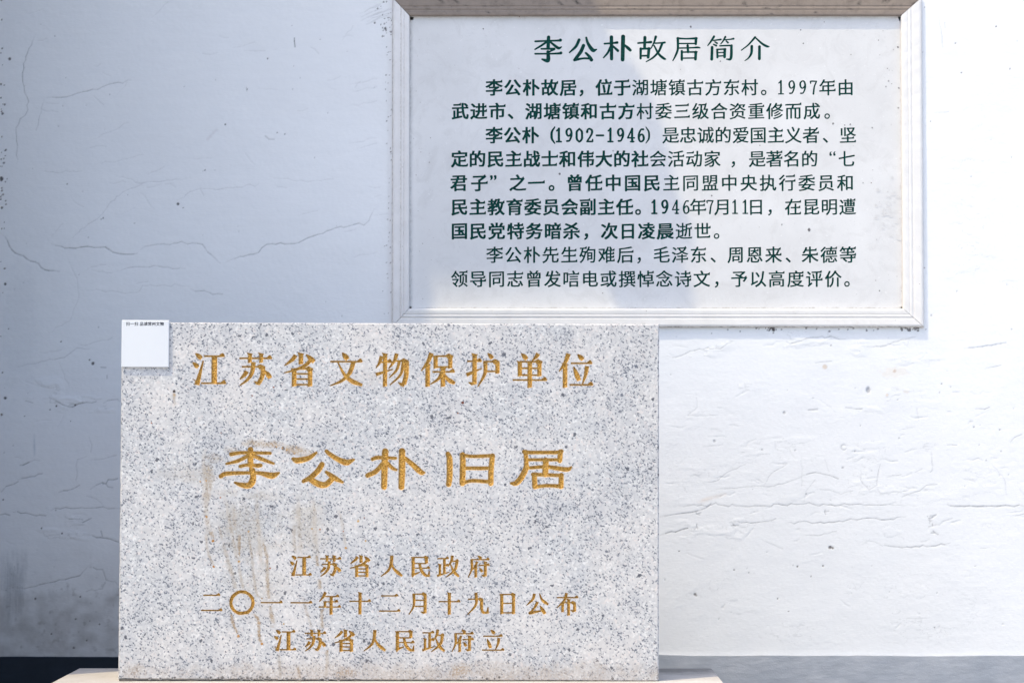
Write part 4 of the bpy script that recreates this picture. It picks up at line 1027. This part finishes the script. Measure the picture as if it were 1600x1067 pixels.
def in_letter(a, b_): return any(r.sample(a+dx, b_+dy) > 0.2 for r in rows for dx in (-1.5, 0, 1.5) for dy in (-1.5, 0, 1.5))
LIFT = [0.00006]
def drip(pts, w, a, col=OCH):
    """stain run down the stone: a soft-edged strip of the same granite"""
    LIFT[0] += 0.000006; lift = LIFT[0]
    q = spline([(*stone_l(*p),) for p in pts], 10) if len(pts) > 2 else np.linspace(stone_l(*pts[0]), stone_l(*pts[1]), 12)
    n = len(q); prev = None
    for k, (x, y) in enumerate(q):
        x += random.gauss(0, 0.35); t = k/(n-1); f = min(1, 5*t+0.15, 5*(1-t)+0.3); ww = w*(0.75+0.5*random.random())
        cur = None
        if not in_letter(x, y) and not in_letter(x-ww, y) and not in_letter(x+ww, y):
            aa = a*f*(0.6+0.6*random.random())
            cur = [slab.vert(stone_w(x+o*ww, y, lift), (*col, min(1, aa*s2))) for o, s2 in ((-1, 0), (-0.35, 0.8), (0.3, 1.0), (1, 0))]
        if cur and prev:
            for i in range(3): slab.face((prev[i], prev[i+1], cur[i+1], cur[i]))
        prev = cur
def blotch(px, py, r, a, col=OCH):
    LIFT[0] += 0.000003; lift = LIFT[0]
    x, y = stone_l(px, py)
    c0 = slab.vert(stone_w(x, y, lift), (*col, a)); n = 12; r1 = []; r2 = []
    for k in range(n):
        t = 2*math.pi*k/n; j = random.uniform(0.8, 1.2)
        r1.append(slab.vert(stone_w(x+0.6*r*j*math.cos(t), y+0.6*r*j*math.sin(t), lift), (*col, a))); r2.append(slab.vert(stone_w(x+r*j*math.cos(t), y+r*j*math.sin(t), lift), (*col, 0)))
    for k in range(n):
        slab.face((c0, r1[k], r1[(k+1) % n])); slab.face((r1[k], r2[k], r2[(k+1) % n], r1[(k+1) % n]))
G7 = ((180, 780), 3.7186); TAN = (0.50, 0.40, 0.29); DRK = (0.33, 0.27, 0.20)
for pts, w, a, col in (
    ([(520,60),(535,130),(570,235)], 2.4, 0.55, OCH), ([(528,190),(535,290),(572,385)], 2.0, 0.55, TAN), ([(625,250),(650,340),(690,480),(700,540)], 2.6, 0.5, TAN),
    ([(722,200),(718,300),(718,380)], 2.0, 0.75, OCH), ([(718,380),(735,480),(748,530)], 2.0, 0.5, TAN), ([(775,190),(795,350),(820,540),(850,572)], 1.8, 0.55, TAN),
    ([(845,215),(880,330),(885,480),(900,620),(930,790)], 2.4, 0.65, (0.46, 0.33, 0.19)), ([(1040,150),(1040,240),(1050,330)], 2.2, 0.5, TAN), ([(1140,60),(1165,280),(1185,480),(1200,600),(1205,800),(1230,860),(1228,1050)], 2.2, 0.62, (0.47, 0.34, 0.20)),
    ([(1090,560),(1120,680),(1145,750)], 1.8, 0.45, TAN), ([(670,640),(685,720),(715,790)], 2.0, 0.85, OCH), ([(795,650),(830,700),(838,800),(852,836)], 2.2, 0.95, (0.44, 0.26, 0.08)),
    ([(950,890),(955,960),(958,1045)], 2.2, 0.5, DRK), ([(905,720),(930,800),(945,880)], 3.0, 0.45, DRK), ([(1300,60),(1320,150),(1338,275)], 2.0, 0.40, TAN), ([(690,30),(690,110),(700,180)], 2.2, 0.4, TAN),
    ([(600,150),(625,240)], 1.8, 0.4, TAN), ([(1060,960),(1075,1045)], 2.2, 0.4, OCH)):
    drip(S(*G7, *pts), w*1.7, min(1, a*1.5), tuple(0.68*q for q in col))
for pts, w, a in (([(330,745),(322,790),(325,830)], 3.2, 0.4), ([(350,770),(362,830),(372,880)], 2.5, 0.35), ([(400,772),(404,830),(408,885)], 2.8, 0.35), ([(465,770),(468,830),(470,862)], 2.8, 0.3), ([(490,772),(492,830),(496,868)], 2.5, 0.3), ([(320,700),(318,735),(326,770)], 2.5, 0.3)):
    drip(pts, w*1.6, a*1.6, (0.38, 0.30, 0.21))
for x, y, r, c in ((568,241,2.6,(0.35,0.16,0.03)),(572,389,2.4,(0.35,0.16,0.03)),(530,100,2.4,(0.40,0.22,0.07)),(775,186,2.2,OCH),(715,793,2.8,(0.42,0.20,0.04)),(853,838,2.6,(0.42,0.20,0.04)),(1340,282,2.4,(0.45,0.25,0.08)),
                   (1412,126,2.3,(0.50,0.32,0.12)),(1455,240,2,(0.45,0.30,0.15)),(852,574,1.8,(0.3,0.2,0.1)),(1144,170,1.8,OCH),(980,722,1.8,OCH),(718,360,2.4,(0.42,0.24,0.07)),(1325,185,1.3,(0.3,0.1,0.04)),(1447,106,1.2,(0.3,0.1,0.04))):
    blotch(180+x/3.7186, 780+y/3.7186, r, 1.6, c)
blotch(272.3, 611.5, 2.6, 2.0, (0.05, 0.035, 0.03)); blotch(272.6, 617, 3.4, 0.9, (0.42, 0.30, 0.18)); blotch(723, 629, 2.7, 2.0, (0.13, 0.03, 0.015)); blotch(715.5, 645.5, 1.5, 1.5, (0.25, 0.09, 0.04))
blotch(427.5, 605, 1.6, 1.5, (0.25, 0.08, 0.04)); blotch(394, 618, 1.4, 1.3, (0.28, 0.1, 0.05))
for x, y in ((432,698),(448,703),(322,751),(313,752),(441,700),(460,708)): blotch(x, y, 1.8, 1.1, (0.45, 0.25, 0.08))
for k in range(34):                               # grime along the foot of the stone
    x = random.choice((random.uniform(190, 1028), random.uniform(220, 480))); blotch(x, 1060.0-abs(random.gauss(0, 1.6)), random.uniform(1.2, 3.0), 1.2, (0.10, 0.09, 0.085))
slab.build('slab', M['granite'], stone)
b = MB()
lo_z = min(stone_w(0, BB).z, stone_w(842, BB).z)
n = 90; ids = []
for k in range(n):
    x = stone_w(1.5, BB).x+(SW-0.004)*k/(n-1); z = stone_w(842*k/(n-1), BB).z
    fr = STONE_Y+0.004-0.004*max(0, random.gauss(0.1, 0.8)); ids.append([b.vert((x, fr, z+0.0003)), b.vert((x, fr-0.001, PZ+0.0005)), b.vert((x, STONE_Y+0.15, PZ+0.0005)), b.vert((x, STONE_Y+0.15, z+0.0003))])
for p, q in zip(ids[:-1], ids[1:]):
    for i in range(4): b.face((p[i], q[i], q[(i+1) % 4], p[(i+1) % 4]))
b.build('mortar_bed', M['mortar'], stone)

# ------------------------------------------------------------------ white plate on the stone
plate = empty('sign_plate', stone_w(38, 34, 0.001), 'small square white plate fixed to the top left corner of the granite stone', 'plate')
(pa0, pb0), (pa1, pb1) = stone_l(191, 500.3), stone_l(264.3, 573.8)
b = MB(); e = 0.9; TP = 0.007
f0 = [(pa0, pb0), (pa1, pb0), (pa1, pb1), (pa0, pb1)]; f1 = [(pa0+e, pb0+e), (pa1-e, pb0+e), (pa1-e, pb1-e), (pa0+e, pb1-e)]
b.sweep([[stone_w(*p, d) for p in f] for f, d in ((f0, 0.0003), (f0, TP-0.0008), (f1, TP))], close=True)
b.build('plate_body', M['plate'], plate)
r = Row(pa0+6, pb0+1.5, pa1-4, pb0+11.5, 8)
for ch, x in expand(PLATE):
    a, b_ = stone_l(x, 506.4); font_glyph(r, ch, a, b_, 6.3, er=0.0, di=0.0, shear=0.05, grow=0.35)
v_, out, ins, rim = cut_row(r, r.a0, r.a1)
b = MB(); mp = {}
for f in ins: b.face([mp.setdefault(i, None) or mp.__setitem__(i, b.vert(stone_w(*v_[i], TP+0.0002))) or mp[i] for i in f])
b.build('printed_line', M['ink'], plate)

# ------------------------------------------------------------------ marble plaque on the wall
PANEL_Y = WALL_Y-0.0014
pc = unproj(1024, 254, PANEL_Y); KX = (unproj(1124, 254, PANEL_Y).x-unproj(924, 254, PANEL_Y).x)/200; KZ = (unproj(1024, 154, PANEL_Y).z-unproj(1024, 354, PANEL_Y).z)/200
def plq(a, b_, d=0.0): return Vector((pc.x+(a-1024)*KX, PANEL_Y-d, pc.z+(254-b_)*KZ))
plaque = empty('marble_plaque', (pc.x, WALL_Y, plq(0, 510).z), 'white marble plaque with green carved text in a moulded stone frame on the wall', 'plaque')
TR_ = lambda p: (820+p[0]/8, 40+p[1]/8, p[2]/8)
TR2 = lambda p: (1010+p[0]/7.62, 40+p[1]/7.62, p[2]/7.62)
K1 = [[(132,198,15),(300,191,13),(420,188,16),(446,183,28)],[(298,146,30),(292,272,32)],[(270,208,18),(200,255,16),(128,298,9)],[(325,210,15),(380,255,22),(424,283,24),(460,268,6)],
      [(207,292,12),(370,291,18)],[(372,295,16),(300,332,12)],[(290,328,28),(294,420,38),(275,440,34),(217,422,13)],[(130,354,13),(300,353,12),(430,349,18),(452,343,26)],
      [(680,180,26),(640,262,24),(560,338,9)],[(770,152,16),(790,220,24),(850,308,34),(898,300,8)],[(735,250,30),(700,330,32),(632,420,26)],[(622,432,24),(730,412,15),(830,414,18)],[(765,345,18),(810,390,26),(834,430,32)],
      [(998,228,13),(1100,220,13),(1158,213,22)],[(1085,145,32),(1087,418,28)],[(1070,272,17),(1040,340,17),(987,402,10)],[(1102,256,13),(1165,315,24)],[(1232,140,38),(1225,428,34)],[(1252,246,15),(1290,280,28),(1322,310,24)],
      [(1420,220,14),(1500,214,13),(1580,208,22)],[(1505,150,28),(1500,285,24)],[(1452,290,22),(1450,412,18)],[(1447,293,15),(1568,288,17)],[(1555,290,26),(1545,398,24)],[(1462,380,13),(1548,378,13)]]
K2 = [[(115,135,26),(95,200,16),(60,270,9)],[(105,212,15),(170,208,14),(222,203,20)],[(192,215,24),(150,310,22),(80,385,17),(0,432,8)],[(95,240,13),(150,340,22),(210,393,24),(236,402,6)],
      [(372,152,18),(480,158,15),(602,153,22)],[(595,155,28),(592,220,24)],[(392,215,12),(590,215,13)],[(378,152,24),(378,280,22),(350,360,18),(318,420,8)],[(395,270,13),(540,266,13),(610,262,18),(640,266,12)],[(495,240,24),(500,318,22)],
      [(425,306,22),(425,408,24)],[(420,318,13),(604,316,17)],[(592,318,28),(588,403,26)],[(435,390,12),(585,388,13)],
      [(810,132,22),(770,195,17),(735,240,8)],[(800,180,11),(892,167,16)],[(820,196,11),(846,212,17)],[(945,137,20),(915,190,13),(890,220,8)],[(935,171,11),(1000,166,11),(1043,158,18)],[(955,186,11),(976,205,17)],
      [(805,226,12),(836,240,18)],[(787,260,26),(782,403,28)],[(880,243,13),(1020,238,15)],[(1018,240,24),(1010,392,26),(957,402,8)],[(848,290,20),(850,380,20)],[(842,286,13),(948,281,15)],[(938,285,26),(935,375,26)],[(860,325,10),(930,322,10)],[(850,366,11),(935,362,12)],
      [(1300,140,20),(1220,230,14),(1135,296,8)],[(1305,146,13),(1380,215,20),(1440,249,22),(1470,252,5)],[(1260,248,26),(1255,330,24),(1220,390,13),(1177,420,6)],[(1352,252,26),(1350,398,28)]]
t0 = Row(828, 50, 1210, 101, 6)
for s_ in K1: t0.caps([TR_(p) for p in s_], k=1.15, g=1.15)  # shaded end of the heading drawn bolder: shade put into stroke width
for s_ in K2: t0.caps([TR2(p) for p in s_], k=1.12, g=0.6)
prow = [t0]; pname = [('inscription_line', 'green heading line of larger brush style characters')]
for yb, sg in BODY:
    r = Row(700, yb-17.5, 1345, yb+17.5, 4)
    for ch, x in expand(sg):
        if ch in NUM: num(r, ch, x, yb-0.5, grow=0.4+0.7*(x < 935+0.35*yb)*(yb < 390))
        else: font_glyph(r, ch, x, yb, 27.2, er=0.0, di=0.0, grow=1.2+1.25*(x < 935+0.35*yb)*(yb < 390))  # strokes fattened within the cast shade: its look put into letter shape
    j = vnoise(r.f.shape, 5, int(yb))*0.14+vnoise(r.f.shape, 60, int(yb)+1, 90)*0.10+0.03
    r.f = np.where((r.f > 0.02) & (r.f < 0.98), np.clip(r.f+j, 0, 1), r.f).astype(np.float32)
    prow.append(r); pname.append(('inscription_line', None))
panel = MB(); FR = (639.5, 25.5, 1408.5, 482.0)
carve(panel, prow, (FR[0]-1, FR[1]-1, FR[2]+1, FR[3]+1), plq, 0.0026, [M['green'], M['green_rim']], plaque, pname, [0.7]+[0.45]*9)
def pspot(x, y, r, a, col, lift=0.0002):
    LIFT[0] += 0.000002; lift = LIFT[0]
    c0 = panel.vert(plq(x, y, lift), (*col, a)); n = 10; rr = []; r1 = []
    for k in range(n):
        t = 2*math.pi*k/n; j = random.uniform(0.75, 1.25); r1.append(panel.vert(plq(x+0.55*r*j*math.cos(t), y+0.55*r*j*math.sin(t), lift), (*col, a))); rr.append(panel.vert(plq(x+r*j*math.cos(t), y+r*j*math.sin(t), lift), (*col, 0)))
    for k in range(n): panel.face((c0, r1[k], r1[(k+1) % n])); panel.face((r1[k], rr[k], rr[(k+1) % n], r1[(k+1) % n]))
def clear(x, y): return all(rw.sample(x+dx, y+dy) < 0.1 for rw in prow for dx in (-3, 0, 3) for dy in (-3, 0, 3))
for x, y, r_ in ((1264,359,3.2),(874.5,272,2.2),(1302,194,2.2),(1329,195,1.8),(1389,127,1.8),(1385,136,1.6),(1404,74,1.8),(1405,138,1.8),(1404,169,1.8),(1363,200,1.6),(1080,42,2),(755,45,1.4),(958,236,1.6),(1348,286,1.5),(1221,351,1.5),(1112,306,1.5),(838,262,1.3),(1256,68,1.3),(1373,454,1.4),(1126,96,1.2),(1320,196,1.3),(1252,47,1.3)):
    if clear(x, y): pspot(x, y, r_, 1.3, (0.13, 0.12, 0.12))
for k in range(70):
    x = random.choice((random.uniform(645, 1400), random.gauss(1385, 14), random.gauss(660, 12))); y = random.uniform(30, 478)
    if clear(x, y): pspot(x, y, random.uniform(0.6, 1.3), random.uniform(0.4, 1.0), (0.22, 0.18, 0.16))
for k in range(30):
    x = random.gauss(1390, 12); y = random.gauss(330, 26)
    if x < 1406 and clear(x, y): pspot(x, y, random.uniform(1.5, 5), random.uniform(0.15, 0.4), (0.45, 0.42, 0.40), 0.00015)
def pstrip(x0, y0, x1, y1, w, a, col):
    """grime gathered along an edge of the panel, fading inwards"""
    n = 90; dx, dy = (x1-x0)/n, (y1-y0)/n; L = math.hypot(dx, dy); nx, ny = -dy/L, dx/L; pv = None
    for k in range(n+1):
        x, y = x0+dx*k, y0+dy*k; aa = a*random.uniform(0.3, 1.0); ww = w*random.uniform(0.5, 1.2)
        cu_ = [panel.vert(plq(x, y, 0.00003), (*col, aa)), panel.vert(plq(x+nx*ww*0.35, y+ny*ww*0.35, 0.00003), (*col, aa*0.45)), panel.vert(plq(x+nx*ww, y+ny*ww, 0.00003), (*col, 0))]
        if pv: panel.face((pv[0], pv[1], cu_[1], cu_[0])); panel.face((pv[1], pv[2], cu_[2], cu_[1]))
        pv = cu_
pstrip(640.2, 26, 1408, 26, 8, 0.5, (0.38, 0.32, 0.28)); pstrip(640.2, 481.3, 640.2, 26.2, 5, 0.7, (0.25, 0.22, 0.21)); pstrip(1408, 26.2, 1408, 481.5, 4, 0.5, (0.42, 0.32, 0.26)); pstrip(1408, 481.4, 640.2, 481.4, 3, 0.9, (0.16, 0.12, 0.10))
panel.box(plq(641, 0).x, PANEL_Y+0.0045, plq(0, 481).z, plq(1407, 0).x, WALL_Y+0.02, plq(0, 27).z)
panel.build('panel', M['marble'], plaque)
# moulded frame: four mitred rails; profile = (distance in from the outer edge, height above the wall)
OUT = (612.5, -3.5, 1441.5, 511.0)
PROF = [(0, -0.006), (0, 0.0060), (0.03, 0.0092), (0.08, 0.0116), (0.15, 0.0128), (0.40, 0.0130), (0.455, 0.0129), (0.47, 0.0120), (0.53, 0.0120), (0.545, 0.0130), (0.60, 0.0138), (0.66, 0.0134), (0.675, 0.0127), (0.70, 0.0127), (0.715, 0.0136), (0.84, 0.0143), (0.93, 0.0142), (0.985, 0.0132), (1.0, 0.0115), (1.0, -0.002)]
def rail(side, mat, stain_fn=None):
    o0, o1, o2, o3 = OUT; i0, i1, i2, i3 = FR
    ends = {'top': ((o0, o1, i0, i1), (o2, o1, i2, i1)), 'bottom': ((o2, o3, i2, i3), (o0, o3, i0, i3)), 'left': ((o0, o3, i0, i3), (o0, o1, i0, i1)), 'right': ((o2, o1, i2, i1), (o2, o3, i2, i3))}[side]
    b = MB(); n = 140; rings = []
    for k in range(n+1):
        t = k/n; t = 0.0006+t*0.9988; ids = []
        jit = 0.0002*math.sin(k*0.9)+random.gauss(0, 0.00008)
        for q, (u, hh) in enumerate(PROF):
            a = [e_[0]+(e_[2]-e_[0])*u for e_ in ends]; c = [e_[1]+(e_[3]-e_[1])*u for e_ in ends]
            x = a[0]+(a[1]-a[0])*t; y = c[0]+(c[1]-c[0])*t
            p = plq(x, y); p.y = WALL_Y-hh-(jit if 2 < q < 17 else 0)
            s_ = (0, 0, 0, 0)
            if 7 <= q <= 8 or 12 <= q <= 13 or q >= 18: s_ = (0.30, 0.24, 0.20, random.uniform(0.1, 0.45))
            elif q <= 2: s_ = (0.20, 0.17, 0.15, random.uniform(0.1, 0.55))
            if stain_fn: s_ = stain_fn(t, u, s_)
            ids.append(b.vert(p, s_))
        rings.append(ids)
    for p, q in zip(rings[:-1], rings[1:]):
        for i in range(len(PROF)-1): b.face((p[i], q[i], q[i+1], p[i+1]))
    b.face(rings[0]); b.face(rings[-1][::-1])
    o = b.build('frame_rail', mat, plaque)
    return o
def top_st(t, u, s_):
    if random.random() < 0.02: return (0.03, 0.025, 0.02, 0.9)
    if u > 0.8: return (0.25, 0.20, 0.17, random.uniform(0.2, 0.7))
    return s_
def bot_st(t, u, s_):
    if u < 0.05: return (0.12, 0.10, 0.09, random.uniform(0.1, 0.8))
    return (s_[0], s_[1], s_[2], s_[3]*0.35)
tag(rail('top', M['rail_top'], top_st), 'brown weathered top rail of the plaque frame')
tag(rail('left', M['rail_left']), 'grey dusty left rail of the plaque frame')
rail('right', M['rail'], lambda t, u, s_: (0.5, 0.40, 0.33, s_[3]*0.4))
rail('bottom', M['rail'], bot_st)
